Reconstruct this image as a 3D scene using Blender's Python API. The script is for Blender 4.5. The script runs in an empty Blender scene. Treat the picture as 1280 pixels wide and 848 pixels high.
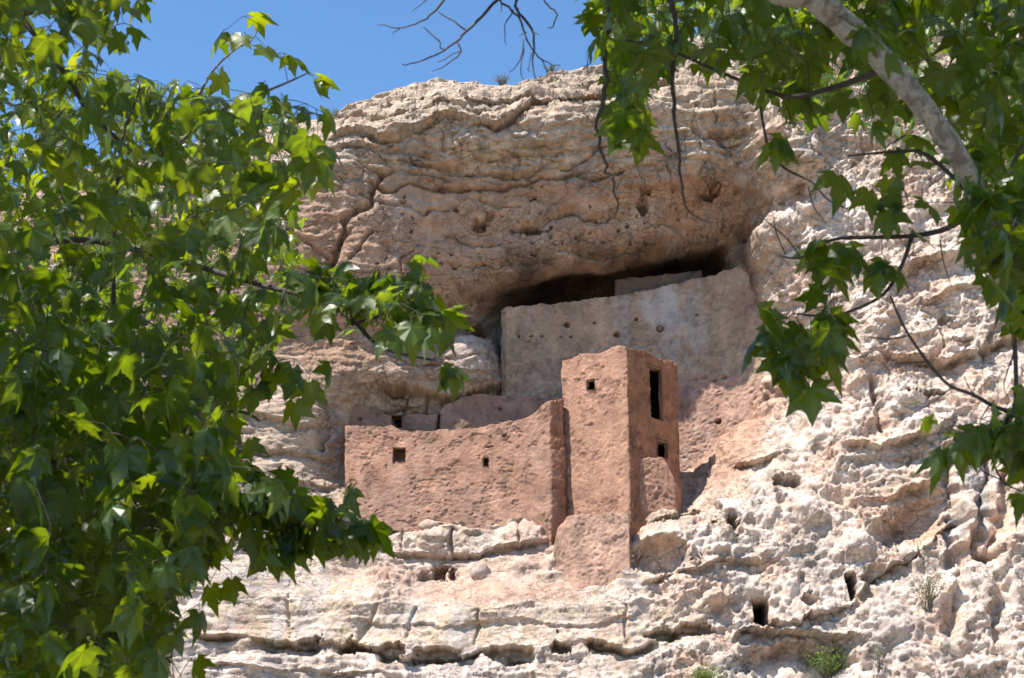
import bpy, math, random
import numpy as np
from mathutils import Matrix, Vector, Quaternion
R = math.radians
scene = bpy.context.scene
COL = scene.collection
rng = np.random.default_rng(11)
random.seed(11)

# ------------------------------------------------------------------ camera, sky, sun, exposure
PITCH = R(20); FPX = 2100.0; CAMZ = 1.7
cam_data = bpy.data.cameras.new('camera')
cam = bpy.data.objects.new('camera', cam_data); COL.objects.link(cam)
cam.location = (0, 0, CAMZ); cam.rotation_euler = (math.pi/2 + PITCH, 0, 0)
cam_data.sensor_width = 36; cam_data.lens = 36*FPX/1280
cam_data.clip_start = 0.1; cam_data.clip_end = 3000
cam_data.dof.use_dof = True; cam_data.dof.focus_distance = 66; cam_data.dof.aperture_fstop = 6.3
scene.camera = cam
SUN_EL = R(60); SUN_AZ = R(52)          # azimuth measured to the left of straight behind the camera
S = Vector((-math.sin(SUN_AZ)*math.cos(SUN_EL), -math.cos(SUN_AZ)*math.cos(SUN_EL), math.sin(SUN_EL)))
sl = bpy.data.lights.new('sun', 'SUN'); sl.energy = 5.0; sl.angle = R(0.5); sl.color = (1, 0.955, 0.89)
so = bpy.data.objects.new('sun', sl); COL.objects.link(so)
so.rotation_euler = S.to_track_quat('Z', 'Y').to_euler()
world = bpy.data.worlds.new('World'); scene.world = world; world.use_nodes = True
wn = world.node_tree.nodes; wl = world.node_tree.links
bg = wn['Background']; sky = wn.new('ShaderNodeTexSky'); sky.sky_type = 'NISHITA'; sky.sun_disc = False
sky.sun_elevation = SUN_EL; sky.sun_rotation = math.atan2(S.x, S.y)
sky.altitude = 1000; sky.air_density = 1.0; sky.dust_density = 0.0; sky.ozone_density = 2.5
tint_ = wn.new('ShaderNodeMix'); tint_.data_type = 'RGBA'; tint_.blend_type = 'MULTIPLY'; tint_.inputs[0].default_value = 1.0
tint_.inputs[7].default_value = (0.80, 1.04, 1.16, 1)                  # the whole sky a clear desert blue
wl.new(sky.outputs[0], tint_.inputs[6]); wl.new(tint_.outputs[2], bg.inputs[0]); bg.inputs[1].default_value = 0.115
scene.view_settings.view_transform = 'Standard'; scene.view_settings.look = 'None'
scene.view_settings.exposure = 0.95; scene.view_settings.gamma = 1
scene.render.engine = 'CYCLES'
scene.cycles.max_bounces = 8; scene.cycles.diffuse_bounces = 5; scene.cycles.transmission_bounces = 4

# ------------------------------------------------------------------ pixel <-> world helpers (authoring aid)
cp, sp = math.cos(PITCH), math.sin(PITCH)
def at(px, py, Y):
    a = (px-640)/FPX; b = (424-py)/FPX
    dy = cp - b*sp; dz = sp + b*cp
    t = Y/dy
    return np.array([a*t, Y, CAMZ + dz*t])
def project(x, y, z):
    z = z-CAMZ
    d = y*cp + z*sp; u = -y*sp + z*cp
    return 640 + FPX*x/d, 424 - FPX*u/d

# ------------------------------------------------------------------ noise
def _hash(i, j, k, seed):
    h = (i.astype(np.int64)*374761393 + j.astype(np.int64)*668265263 + k.astype(np.int64)*2147483647 + seed*1274126177) & 0xffffffff
    h = ((h ^ (h >> 13)) * 1274126177) & 0xffffffff
    return (h ^ (h >> 16)) & 0xffffffff
_G = rng.normal(size=(256, 3)); _G /= np.linalg.norm(_G, axis=1)[:, None]; _G = _G.astype(np.float32)
def perlin(x, y, z, seed=0):
    xi = np.floor(x); yi = np.floor(y); zi = np.floor(z)
    fx = (x-xi).astype(np.float32); fy = (y-yi).astype(np.float32); fz = (z-zi).astype(np.float32)
    xi = xi.astype(np.int64); yi = yi.astype(np.int64); zi = zi.astype(np.int64)
    u = fx*fx*fx*(fx*(fx*6-15)+10); v = fy*fy*fy*(fy*(fy*6-15)+10); w = fz*fz*fz*(fz*(fz*6-15)+10)
    out = 0
    for a in (0, 1):
        wa = u if a else 1-u
        for b in (0, 1):
            wb = v if b else 1-v
            for c in (0, 1):
                wc = w if c else 1-w
                g = _G[_hash(xi+a, yi+b, zi+c, seed) & 255]
                out = out + wa*wb*wc*(g[..., 0]*(fx-a) + g[..., 1]*(fy-b) + g[..., 2]*(fz-c))
    return out*1.5
def fbm(P, scale, octv=4, gain=0.5, seed=0, squash=(1, 1, 1)):
    x = P[0]*squash[0]/scale; y = P[1]*squash[1]/scale; z = P[2]*squash[2]/scale
    s = 0; a = 1.0
    for o in range(octv):
        s = s + a*perlin(x, y, z, seed+o*17); x = x*2.03+3.1; y = y*2.03+1.7; z = z*2.03+9.2; a *= gain
    return s
def billow(P, scale, octv=3, gain=0.5, seed=0, squash=(1, 1, 1)):
    x = P[0]*squash[0]/scale; y = P[1]*squash[1]/scale; z = P[2]*squash[2]/scale
    s = 0; a = 1.0
    for o in range(octv):
        s = s + a*(np.abs(perlin(x, y, z, seed+o*17))*2-0.45); x = x*2.1+3.1; y = y*2.1+1.7; z = z*2.1+9.2; a *= gain
    return s
def worley(P, scale, seed=0, squash=(1, 1, 1)):
    """distance to the nearest cell point and the difference to the second, 3D"""
    x = P[0]*squash[0]/scale; y = P[1]*squash[1]/scale; z = P[2]*squash[2]/scale
    xi = np.floor(x).astype(np.int64); yi = np.floor(y).astype(np.int64); zi = np.floor(z).astype(np.int64)
    d1 = np.full(x.shape, 9.0, np.float32); d2 = d1.copy(); idn = np.zeros(x.shape, np.int64)
    for a in (-1, 0, 1):
        for b in (-1, 0, 1):
            for c in (-1, 0, 1):
                h = _hash(xi+a, yi+b, zi+c, seed)
                px = xi+a+(h & 1023)/1023.0; py = yi+b+((h >> 10) & 1023)/1023.0; pz = zi+c+((h >> 20) & 1023)/1023.0
                d = np.sqrt((x-px)**2+(y-py)**2+(z-pz)**2).astype(np.float32)
                m = d < d1
                d2 = np.where(m, d1, np.minimum(d2, d)); idn = np.where(m, h, idn); d1 = np.where(m, d, d1)
    return d1, d2-d1, (idn & 4095)/4095.0
def sstep(a, b, x):
    t = np.clip((x-a)/(b-a), 0, 1); return t*t*(3-2*t)

# ------------------------------------------------------------------ mesh + tag helpers
def tag(o, label=None, cat=None, group=None, kind=None):
    if label: o['label'] = label
    if cat: o['category'] = cat
    if group: o['group'] = group
    if kind: o['kind'] = kind
    return o
def empty(name, loc, label, cat, group=None):
    o = bpy.data.objects.new(name, None); COL.objects.link(o); o.location = loc; o.empty_display_size = .3
    return tag(o, label, cat, group)
def mesh_obj(name, verts, faces, mat, parent=None, smooth=False, cols=None, keep_world=True):
    verts = np.asarray(verts, np.float32).copy()
    if parent is not None and keep_world:
        verts -= np.array(world_loc(parent), np.float32)
    me = bpy.data.meshes.new(name)
    if isinstance(faces, np.ndarray):
        n, k = faces.shape
        me.vertices.add(len(verts)); me.vertices.foreach_set('co', verts.ravel())
        me.loops.add(n*k); me.loops.foreach_set('vertex_index', faces.astype(np.int32).ravel())
        me.polygons.add(n); me.polygons.foreach_set('loop_start', np.arange(0, n*k, k, dtype=np.int32))
        me.update(calc_edges=True)
    else:
        me.from_pydata(verts.tolist(), [], faces)
    if cols is not None:
        a = me.color_attributes.new('Col', 'FLOAT_COLOR', 'POINT')
        c = np.ones((len(verts), 4), np.float32); c[:, :3] = cols; a.data.foreach_set('color', c.ravel())
    me.materials.append(mat)
    if smooth: me.polygons.foreach_set('use_smooth', [True]*len(me.polygons))
    me.validate()
    o = bpy.data.objects.new(name, me); COL.objects.link(o)
    if parent is not None: o.parent = parent
    return o
def world_loc(o):
    v = Vector((0, 0, 0))
    while o is not None:
        v = v + o.location; o = o.parent
    return v
def grid_faces(nr, nc, wrap=False):
    i = np.arange(nr-1)[:, None]; j = np.arange(nc if wrap else nc-1)[None, :]
    j2 = (j+1) % nc
    a = i*nc+j; b = i*nc+j2; c = (i+1)*nc+j2; d = (i+1)*nc+j
    return np.stack([a, b, c, d], -1).reshape(-1, 4)

# ------------------------------------------------------------------ materials
def new_mat(name):
    m = bpy.data.materials.new(name); m.use_nodes = True
    n = m.node_tree.nodes; return m, n, m.node_tree.links, n['Principled BSDF']
def tex_noise(n, l, vec, scale, detail=6, rough=0.6, dist=0.0):
    t = n.new('ShaderNodeTexNoise'); t.inputs['Scale'].default_value = scale; t.inputs['Detail'].default_value = detail
    t.inputs['Roughness'].default_value = rough; t.inputs['Distortion'].default_value = dist
    l.new(vec, t.inputs['Vector']); return t
def ramp(n, l, src, stops):
    r = n.new('ShaderNodeValToRGB'); e = r.color_ramp.elements
    while len(e) < len(stops): e.new(0.5)
    for el, (p, c) in zip(e, stops): el.position = p; el.color = (c[0], c[1], c[2], 1)
    l.new(src, r.inputs[0]); return r
def mul(n, l, a, b, fac=1.0):
    m = n.new('ShaderNodeMix'); m.data_type = 'RGBA'; m.blend_type = 'MULTIPLY'; m.inputs[0].default_value = fac
    l.new(a, m.inputs[6]); l.new(b, m.inputs[7]); return m.outputs[2]
def rock_material(name, bump1=0.5, bump2=0.6, s1=3.0, s2=14.0, frac=False, speck=0.75):
    m, n, l, b = new_mat(name)
    g = n.new('ShaderNodeNewGeometry'); pos = g.outputs['Position']
    at_ = n.new('ShaderNodeAttribute'); at_.attribute_name = 'Col'
    t1 = tex_noise(n, l, pos, 1.1, 8, 0.65); r1 = ramp(n, l, t1.outputs[0], [(0.3, (0.80, 0.78, 0.77)), (0.7, (1.12, 1.10, 1.08))])
    t2 = tex_noise(n, l, pos, s2, 5, 0.7); r2 = ramp(n, l, t2.outputs[0], [(0.32, (speck, speck, speck)), (0.62, (1.1, 1.1, 1.1))])
    c = mul(n, l, at_.outputs['Color'], r1.outputs[0]); c = mul(n, l, c, r2.outputs[0])
    l.new(c, b.inputs['Base Color']); b.inputs['Roughness'].default_value = 0.95
    b.inputs['Specular IOR Level'].default_value = 0.15
    ta = tex_noise(n, l, pos, s1, 8, 0.7, 0.4); tb = tex_noise(n, l, pos, s2, 6, 0.75)
    bp1 = n.new('ShaderNodeBump'); bp1.inputs['Strength'].default_value = bump1; bp1.inputs['Distance'].default_value = 0.12
    if frac:
        td = tex_noise(n, l, pos, 1.6, 4, 0.6); mp = n.new('ShaderNodeMapping'); mp.inputs['Scale'].default_value = (1, 1, 2.0); l.new(pos, mp.inputs[0])
        av = n.new('ShaderNodeMix'); av.data_type = 'RGBA'; av.blend_type = 'LINEAR_LIGHT'; av.inputs[0].default_value = 0.45; l.new(mp.outputs[0], av.inputs[6]); l.new(td.outputs['Color'], av.inputs[7])
        msk = ramp(n, l, tex_noise(n, l, pos, 0.7, 3, 0.6).outputs[0], [(0.42, (0, 0, 0)), (0.58, (1, 1, 1))])
        prev = None
        for sc_, wd in ((0.75, .018), (2.6, .035)):
            vo = n.new('ShaderNodeTexVoronoi'); vo.feature = 'DISTANCE_TO_EDGE'; vo.inputs['Scale'].default_value = sc_; l.new(av.outputs[2], vo.inputs['Vector'])
            rv = ramp(n, l, vo.outputs['Distance'], [(0.0, (0, 0, 0)), (wd, (1, 1, 1))])
            mm = n.new('ShaderNodeMix'); mm.data_type = 'RGBA'; l.new(msk.outputs[0], mm.inputs[0]); mm.inputs[6].default_value = (1, 1, 1, 1); l.new(rv.outputs[0], mm.inputs[7])
            bc = n.new('ShaderNodeBump'); bc.inputs['Strength'].default_value = 1.0; bc.inputs['Distance'].default_value = 0.09 if sc_ < 1 else .05
            l.new(mm.outputs[2], bc.inputs['Height'])
            if prev: l.new(prev.outputs[0], bc.inputs['Normal'])
            prev = bc
        l.new(prev.outputs[0], bp1.inputs['Normal'])
    bp2 = n.new('ShaderNodeBump'); bp2.inputs['Strength'].default_value = bump2; bp2.inputs['Distance'].default_value = 0.08
    l.new(ta.outputs[0], bp1.inputs['Height']); l.new(tb.outputs[0], bp2.inputs['Height'])
    l.new(bp1.outputs[0], bp2.inputs['Normal']); l.new(bp2.outputs[0], b.inputs['Normal'])
    return m
M_ROCK = rock_material('limestone', 0.6, 0.75, 4.0, 14.0, frac=True, speck=0.74)
M_ADOBE = rock_material('mud_plaster', 0.45, 0.9, 6.0, 20.0, speck=0.74)
def plain(name, col, rough=0.9, noise=8, var=0.35, bump=0.3):
    m, n, l, b = new_mat(name)
    tc = n.new('ShaderNodeTexCoord'); t = tex_noise(n, l, tc.outputs['Object'], noise, 6, 0.65)
    r = ramp(n, l, t.outputs[0], [(0.3, [c*(1-var) for c in col]), (0.7, [min(1, c*(1+var)) for c in col])])
    l.new(r.outputs[0], b.inputs['Base Color']); b.inputs['Roughness'].default_value = rough
    bp = n.new('ShaderNodeBump'); bp.inputs['Strength'].default_value = bump; bp.inputs['Distance'].default_value = 0.03
    l.new(t.outputs[0], bp.inputs['Height']); l.new(bp.outputs[0], b.inputs['Normal'])
    return m
M_WOOD = plain('old_wood', (0.20, 0.13, 0.09), 0.9, 20)
M_TWIG = plain('dark_twig', (0.060, 0.045, 0.042), 0.8, 20)
M_TWIGP = plain('pale_twig', (0.16, 0.125, 0.10), 0.8, 20)
M_STEM = plain('shrub_stem', (0.14, 0.12, 0.09), 0.9, 20)
def bark():
    m, n, l, b = new_mat('sycamore_bark')
    g = n.new('ShaderNodeNewGeometry')
    t = tex_noise(n, l, g.outputs['Position'], 11, 6, 0.6, 0.8)
    r = ramp(n, l, t.outputs[0], [(0.0, (0.13, 0.11, 0.095)), (0.40, (0.18, 0.155, 0.13)), (0.47, (0.30, 0.285, 0.265)), (0.58, (0.40, 0.385, 0.36)), (0.64, (0.27, 0.25, 0.21)), (1, (0.34, 0.32, 0.28))])
    t3 = tex_noise(n, l, g.outputs['Position'], 60, 6, 0.7); r3 = ramp(n, l, t3.outputs[0], [(0.3, (0.75, 0.75, 0.75)), (0.6, (1.05, 1.05, 1.05))])
    l.new(mul(n, l, r.outputs[0], r3.outputs[0]), b.inputs['Base Color']); b.inputs['Roughness'].default_value = 0.75
    bp = n.new('ShaderNodeBump'); bp.inputs['Strength'].default_value = 0.5; bp.inputs['Distance'].default_value = 0.02
    l.new(r.outputs[0], bp.inputs['Height']); l.new(bp.outputs[0], b.inputs['Normal'])
    return m
M_BARK = bark()
def leaf_material(name, base, trans, tfac=0.33, rough=0.42):
    m, n, l, b = new_mat(name)
    oi = n.new('ShaderNodeObjectInfo'); at_ = n.new('ShaderNodeAttribute'); at_.attribute_name = 'Col'
    g = n.new('ShaderNodeNewGeometry')
    t = tex_noise(n, l, g.outputs['Position'], 5, 3, 0.5)
    r = ramp(n, l, t.outputs[0], [(0.3, (0.75, 0.8, 0.7)), (0.7, (1.25, 1.15, 1.2))])
    def cc(c):
        rg = n.new('ShaderNodeRGB'); rg.outputs[0].default_value = (*c, 1)
        x = mul(n, l, rg.outputs[0], at_.outputs['Color']); return mul(n, l, x, r.outputs[0])
    l.new(cc(base), b.inputs['Base Color']); b.inputs['Roughness'].default_value = rough
    b.inputs['Specular IOR Level'].default_value = 0.5
    tr = n.new('ShaderNodeBsdfTranslucent'); l.new(cc(trans), tr.inputs[0])
    mx = n.new('ShaderNodeMixShader'); mx.inputs[0].default_value = tfac
    l.new(b.outputs[0], mx.inputs[1]); l.new(tr.outputs[0], mx.inputs[2])
    l.new(mx.outputs[0], n['Material Output'].inputs[0])
    return m
M_LEAF = leaf_material('sycamore_leaf', (0.021, 0.046, 0.004), (0.34, 0.48, 0.008))
M_SHRUB = leaf_material('shrub_leaf', (0.14, 0.17, 0.055), (0.22, 0.26, 0.07), 0.3, 0.6)

# ------------------------------------------------------------------ CLIFF
CP = [
 (-300,330,67),(-100,260,67),(0,235,67),(200,190,66.6),(330,160,66.5),(420,145,66.3),(545,98,66.3),(640,108,66.3),(750,85,66.3),(870,45,66.2),(1000,5,65.5),(1200,-70,65),(1450,-150,64),
 (300,210,64.6),(420,190,64.3),(500,165,63.7),(600,160,63.4),(700,155,63.5),(800,145,63.1),(900,120,62.9),(940,180,62.9),
 (650,430,71),(780,420,71.5),(900,390,70),(650,480,71),(780,480,71.5),(900,480,69.5),
 (955,230,63.9),(955,280,63.9),(960,325,64.3),(975,230,63.2),(985,300,63.2),(990,380,63.8),(978,400,64.8),(978,450,65.2),
 (905,560,66.3),(962,520,65.5),(868,600,66.7),(860,640,63.9),
 (1050,100,64),(1050,200,63.2),(1050,300,62.5),(1050,400,62.3),(1050,500,62.2),(1000,560,62.9),(950,600,63.5),(1150,200,62.4),(1150,400,61.4),(1280,300,60.9),(1280,450,60.4),(1450,400,59),(1450,100,60.5),(1150,560,60.7),(1280,560,59.4),(1450,600,57.5),
 (890,640,62.9),(825,652,61.9),(900,700,62.0),(1000,700,61.5),(1100,650,60.8),(1200,700,59.4),(1280,700,58.4),(1000,760,60.9),(900,770,61.7),(1100,760,59.8),(950,830,60.2),(1050,840,59.6),(1200,800,58.2),(1280,830,57.4),(1450,830,55.5),
 (300,260,65.2),(400,250,64.7),(380,330,64.9),(430,310,65.0),(300,400,65.4),(400,430,66.0),(480,445,66.1),(560,430,66.9),(600,425,67.4),(622,460,67.6),(0,330,65.2),(100,430,64.5),(-300,450,63),
 (430,480,65.9),(500,478,66.3),(450,515,67.6),(520,515,67.9),(560,520,68.2),(620,530,69.0),
 (450,560,68.0),(550,570,69),(650,560,70),(740,560,70.5),(740,650,67.5),(820,560,70.2),(420,600,66.2),
 (400,540,65.6),(340,530,64.9),(300,600,64.1),(400,640,64.9),(200,620,63.6),(0,600,62.6),(-300,650,60.5),
 (440,668,64.45),(550,672,64.05),(660,668,63.45),
 (450,720,64.2),(550,715,64.1),(640,710,63.3),(740,700,63.6),(740,748,61.8),(820,700,61.6),(680,738,62.4),
 (300,748,62.4),(450,752,62.1),(600,755,61.7),(750,757,61.3),(850,748,61.4),
 (300,785,62.1),(450,798,61.9),(600,798,61.5),(750,793,61.1),
 (250,830,61.5),(450,840,61.3),(600,842,60.9),(750,840,60.6),(850,810,60.9),
 (300,950,60.3),(600,950,60),(900,950,59),(1280,950,56.5),(0,950,59),(0,760,61),(-300,900,57),
 (640,1200,56),(0,1200,54),(1280,1200,52),(1500,1100,50),(-300,1200,53)]
for px_ in range(480, 931, 45):                                  # the alcove roof, from its lip down to the dark crevice
    r_ = np.interp(px_, [480, 560, 600, 680, 780, 880, 935], [420, 402, 390, 374, 356, 333, 318]); d_ = np.interp(px_, [470, 540, 620, 700], [.45, .75, .95, 1.0])
    top_ = 190
    for t_, y_ in ((0, 64.35), (.28, 65.1), (.5, 65.8), (.7, 66.5), (.86, 67.5), (1.0, 69.0)):
        CP.append((px_, top_+(r_-top_)*t_, 64.35+(y_-64.35)*d_ - (.6*float(np.interp(px_, [720, 850], [0, 1])) if t_ < .3 else 0)))
cps = np.array([at(*c) for c in CP])
def kern(r2): return np.sqrt(r2+0.5)
A = kern((cps[:, None, 0]-cps[None, :, 0])**2 + (cps[:, None, 2]-cps[None, :, 2])**2)
nC = len(cps); Pm = np.c_[np.ones(nC), cps[:, 0], cps[:, 2]]
AA = np.block([[A + np.eye(nC)*-0.02, Pm], [Pm.T, np.zeros((3, 3))]])
W = np.linalg.solve(AA, np.r_[cps[:, 1], 0, 0, 0])
def base(X, Z):
    X = np.asarray(X, float); Z = np.asarray(Z, float); s = W[nC]+W[nC+1]*X+W[nC+2]*Z
    for i in range(nC): s = s + W[i]*kern((X-cps[i, 0])**2+(Z-cps[i, 2])**2)
    return s
def hit(px, py, y0=54.0):
    Ys = np.arange(y0, 78, 0.1)
    P = np.array([at(px, py, y) for y in Ys]); f = P[:, 1]-base(P[:, 0], P[:, 2])
    k = np.where(f > 0)[0]; k = k[0] if len(k) else len(Ys)-1
    return P[k]
# grid
def axis(segs):
    out = []
    for a, b, d in segs: out += list(np.arange(a, b, d))
    return np.array(out)
gx = axis([(-60, -30, 1.0), (-30, -21.5, .4), (-21.5, -8.5, .12), (-8.5, 20.8, .046), (20.8, 30, .4), (30, 60.1, 1.0)])
ZB, = (9.6,)
sky_line = np.array([at(px, py, 66.3 if px < 900 else 65.6) for px, py in [(-1200,480),(-300,330),(-100,262),(0,238),(100,205),(200,185),(330,160),(410,146),(440,131),(475,121),(500,112),(520,104),(545,97),(565,99),(578,110),(600,111),(640,106),(665,100),(690,92),(720,87),(750,83),(800,68),(870,46),(930,26),(1000,4),(1200,-70),(1500,-160),(2200,-300)]])
def ztop(X): return np.interp(X, sky_line[:, 0], sky_line[:, 2])
vv = np.concatenate([np.linspace(0, 1, 575)])
GX, V = np.meshgrid(gx, vv)
ZT = ztop(GX) + 0.18*perlin(GX/1.1, GX*0+3.3, GX*0+.5, 5) + 0.10*perlin(GX/0.35, GX*0+1.3, GX*0+.5, 6)
Z = ZB + V*(ZT-ZB)
X = GX.copy()
# coarse evaluation of the smooth base then bilinear
cx = np.arange(-61, 61.5, .3); cz = np.arange(0, 52, .3)
CXg, CZg = np.meshgrid(cx, cz); BG = base(CXg, CZg)
def base_f(X, Z):
    fx = np.clip((X-cx[0])/.3, 0, len(cx)-1.001); fz = np.clip((Z-cz[0])/.3, 0, len(cz)-1.001)
    i = fx.astype(int); j = fz.astype(int); u = fx-i; v = fz-j
    u = u; v = v
    return (BG[j, i]*(1-u)+BG[j, i+1]*u)*(1-v)+(BG[j+1, i]*(1-u)+BG[j+1, i+1]*u)*v
B0 = base_f(X, Z)
P0 = (X, B0, Z)
PX, PY = project(X, B0, Z)
# warps so that drawn lines wander like rock
wz = fbm(P0, 1.6, 4, .55, 31)*0.28
wx = fbm(P0, 1.3, 3, .5, 57)*0.25
dY = np.zeros_like(B0); PIRR = fbm(P0, .45, 4, .7, 93)
def line_pts(pl): return np.array([hit(*p) for p in pl])
def ledge(pl, a, w, b=0.0, w2=0.4, fade=0.8, warp=1.0, mod=0.35, seed=1):
    """overhanging lip along a line: rock below it is set back, rock above it bulges"""
    global dY
    q = line_pts(pl); zl = np.interp(X, q[:, 0], q[:, 2])
    dz = Z - zl + wz*warp
    ex = np.minimum(X-q[0, 0], q[-1, 0]-X); f = sstep(-0.1, fade, ex)
    mo = np.clip(1 + mod*2.2*perlin(X/1.3, Z*0+seed*1.7, Z*0+.3, seed), 0.0, 2)
    dY += f*mo*np.where(dz < 0, a*np.exp(dz/w), 0)*sstep(0, -0.07, dz)
    if b: dY -= f*np.where(dz > 0, b*np.exp(-dz/w2), b*np.exp(dz/0.05))
def crack(pl, depth=.3, width=.07, warp=1.0):
    global dY
    q = line_pts(pl); best = np.full(X.shape, 9.0)
    m = (X > q[:, 0].min()-1) & (X < q[:, 0].max()+1) & (Z > q[:, 2].min()-1) & (Z < q[:, 2].max()+1)
    xs = (X+wx*warp*.8)[m]; zs = (Z+wz*warp)[m]; bb = np.full(xs.shape, 9.0)
    for (x0, _, z0), (x1, _, z1) in zip(q[:-1], q[1:]):
        L2 = (x1-x0)**2+(z1-z0)**2+1e-9; t = np.clip(((xs-x0)*(x1-x0)+(zs-z0)*(z1-z0))/L2, 0, 1)
        bb = np.minimum(bb, np.hypot(xs-x0-t*(x1-x0), zs-z0-t*(z1-z0)))
    wv = width*(1+0.9*perlin(xs/.5, zs/.5, xs*0+.2, 9))
    dY[m] += depth*np.exp(-(bb/np.maximum(wv, .02))**2)
def pit(px, py, rx, ry, depth, sharp=0.35, rot=0.0, box=False, warp=1.0):
    global dY
    q = hit(px, py); k = 1/31.0
    xs = X-q[0]+wx*.35*warp; zs = Z-q[2]+wz*.35*warp
    c, s_ = math.cos(R(rot)), math.sin(R(rot)); u = (xs*c+zs*s_)/(rx*k); v = (-xs*s_+zs*c)/(ry*k)
    r = np.maximum(abs(u), abs(v)) if box else np.hypot(u, v)
    if not box and depth > 0: r = r*(1+.55*PIRR*min(1, 14/max(rx, ry)))
    dY += depth*sstep(1.0, 1.0-sharp, r)
# --- strata on the brow under the skyline
brow = sstep(255, 190, PY)*sstep(380, 430, PX)
ledge([(405,172),(450,166),(489,169),(522,159),(545,147),(565,149),(594,153),(627,151),(644,144),(667,131),(700,124),(740,118),(790,112),(850,100)], .75, .28, .30, .45, seed=2)
ledge([(470,138),(500,127),(540,121),(575,122),(582,130),(620,126),(680,124)], .45, .22, .18, .3, seed=3)
ledge([(420,158),(450,148),(480,146),(520,138),(545,132),(590,136),(640,128)], .3, .2, .12, .3, seed=13)
ledge([(410,182),(440,180),(500,188),(545,196),(560,205)], .35, .2, .2, .3, seed=4)
ledge([(650,184),(672,183),(697,172),(723,169),(750,166)], .3, .18, .08, .25, seed=5)
ledge([(660,108),(700,104),(760,98),(800,92)], .25, .15, .1, .25, seed=15)
ledge([(560,178),(600,175),(640,172)], .18, .15, .08, .2, seed=16)
crack([(462,225),(486,235),(512,230),(538,234),(585,237),(611,240),(637,230),(670,224),(703,230),(720,220),(745,227),(775,212)], .42, .075)
crack([(500,202),(522,206),(591,214),(631,220),(670,213),(710,210),(743,195),(760,185)], .35, .07)
crack([(560,300),(590,306),(625,300)], .2, .05); crack([(520,310),(500,330),(505,350)], .2, .05); crack([(700,310),(740,318),(790,312),(830,318)], .3, .06)
crack([(560,330),(620,338),(680,332),(740,336)], .22, .05); crack([(730,290),(722,310),(735,330)], .2, .05); crack([(880,200),(870,230),(890,255)], .25, .06); crack([(830,205),(845,235),(838,260)], .2, .05)
crack([(450,240),(520,262),(560,258)], .2, .05); crack([(480,380),(540,388),(590,376)], .3, .06); crack([(820,290),(870,300),(930,290)], .3, .06); crack([(600,255),(620,262),(650,258)], .2, .05)
for i_ in range(70):
    pit(float(rng.uniform(470, 930)), float(rng.uniform(232, 345)), float(rng.uniform(1.6, 3.6)), float(rng.uniform(1.2, 2.6)), float(rng.uniform(.15, .35)), rot=float(rng.uniform(-20, 30)))
for (a_, b_) in [(470,660),(505,662),(536,656),(560,661),(590,664),(618,658),(645,655),(668,652)]: pit(a_, b_, 15, 5.5, -.24, sharp=.7)
crack([(440,205),(470,214),(520,218),(560,222)], .25, .06)
crack([(600,196),(650,198),(700,191)], .2, .05)
ledge([(655,284),(680,276),(693,267),(726,270),(745,266),(769,259),(800,262)], .55, .15, .06, .3, mod=.5, seed=6)
crack([(640,290),(662,284),(680,276),(693,267),(726,269),(769,259)], .4, .09)
pit(598, 286, 10, 7, .8); pit(612, 271, 5, 4, .5); pit(664, 288, 19, 6, .9, rot=8); pit(804, 259, 9, 8, .9); pit(807, 238, 8, 4, .5)
pit(888, 241, 12, 8, .9, rot=35); pit(815, 300, 8, 9, .35, sharp=.8); pit(570, 262, 4, 3, .4); pit(505, 252, 4, 3, .3); pit(668,248,3,3,.3)
ledge([(880,168),(891,160),(920,163),(952,152)], .9, .3, .15, .3, seed=7)
crack([(868,160),(880,172),(893,168),(900,178)], .4, .08)
# left edge of the alcove
crack([(472,215),(462,251),(445,262),(430,280),(432,300),(413,330)], .55, .12)
crack([(462,290),(452,312),(438,330)], .25, .07); crack([(330,260),(380,300),(420,330)], .2, .06)
crack([(413,330),(440,352),(480,352)], .2, .06)
# left shelves beside the upper wall
ledge([(468,470),(480,478),(520,487),(560,491),(600,489),(632,491)], 1.5, .45, .15, .3, seed=8)
ledge([(575,415),(592,408),(612,404),(632,400)], .6, .4, .2, .3, seed=18)
ledge([(540,392),(575,402),(600,406),(620,402)], 1.2, .35, .05, .3, seed=28)
ledge([(560,352),(600,372),(640,378)], .5, .25, .1, .3, seed=38)
crack([(560,445),(600,440),(630,445)], .2, .06); crack([(480,440),(520,455),(560,452)], .2, .06); crack([(505,490),(506,530)], .35, .06)
crack([(531,492),(530,535)], .3, .06); crack([(548,492),(549,535)], .25, .05); crack([(440,505),(480,512),(520,520)], .25, .06)
ledge([(270,505),(330,517),(380,528),(425,534)], .5, .25, .15, .3, seed=9)
ledge([(270,545),(350,562),(426,580)], .45, .22, .12, .3, seed=10)
ledge([(290,600),(350,606),(426,612)], .35, .2, .12, .3, seed=11)
crack([(405,500),(400,530),(404,560)], .6, .14); crack([(350,560),(345,600)], .25, .06)
# under the front wall
ledge([(485,690),(520,692),(560,693),(566,690),(600,690),(640,684),(670,680),(690,679)], .95, .18, .22, .35, seed=12, warp=.6)
ledge([(430,655),(480,656),(540,658),(600,656),(690,655)], .22, .12, .25, .18, seed=14, warp=.5)
crack([(566,664),(565,680),(568,694)], .4, .06, .4); crack([(648,660),(650,680)], .3, .05, .4); crack([(505,664),(503,690)], .2, .05, .4)
pit(552, 714, 11, 11, 1.1); pit(566, 718, 5, 8, .8); pit(530, 722, 12, 6, .35, sharp=.8); pit(600, 715, 22, 12, -.35, sharp=.9); pit(650, 708, 26, 16, -.3, sharp=.9)
pit(472, 712, 22, 40, -.15, sharp=.9); pit(825, 694, 38, 27, 1.3, sharp=.5); pit(862, 690, 9, 24, -.3, sharp=.9)
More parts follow.
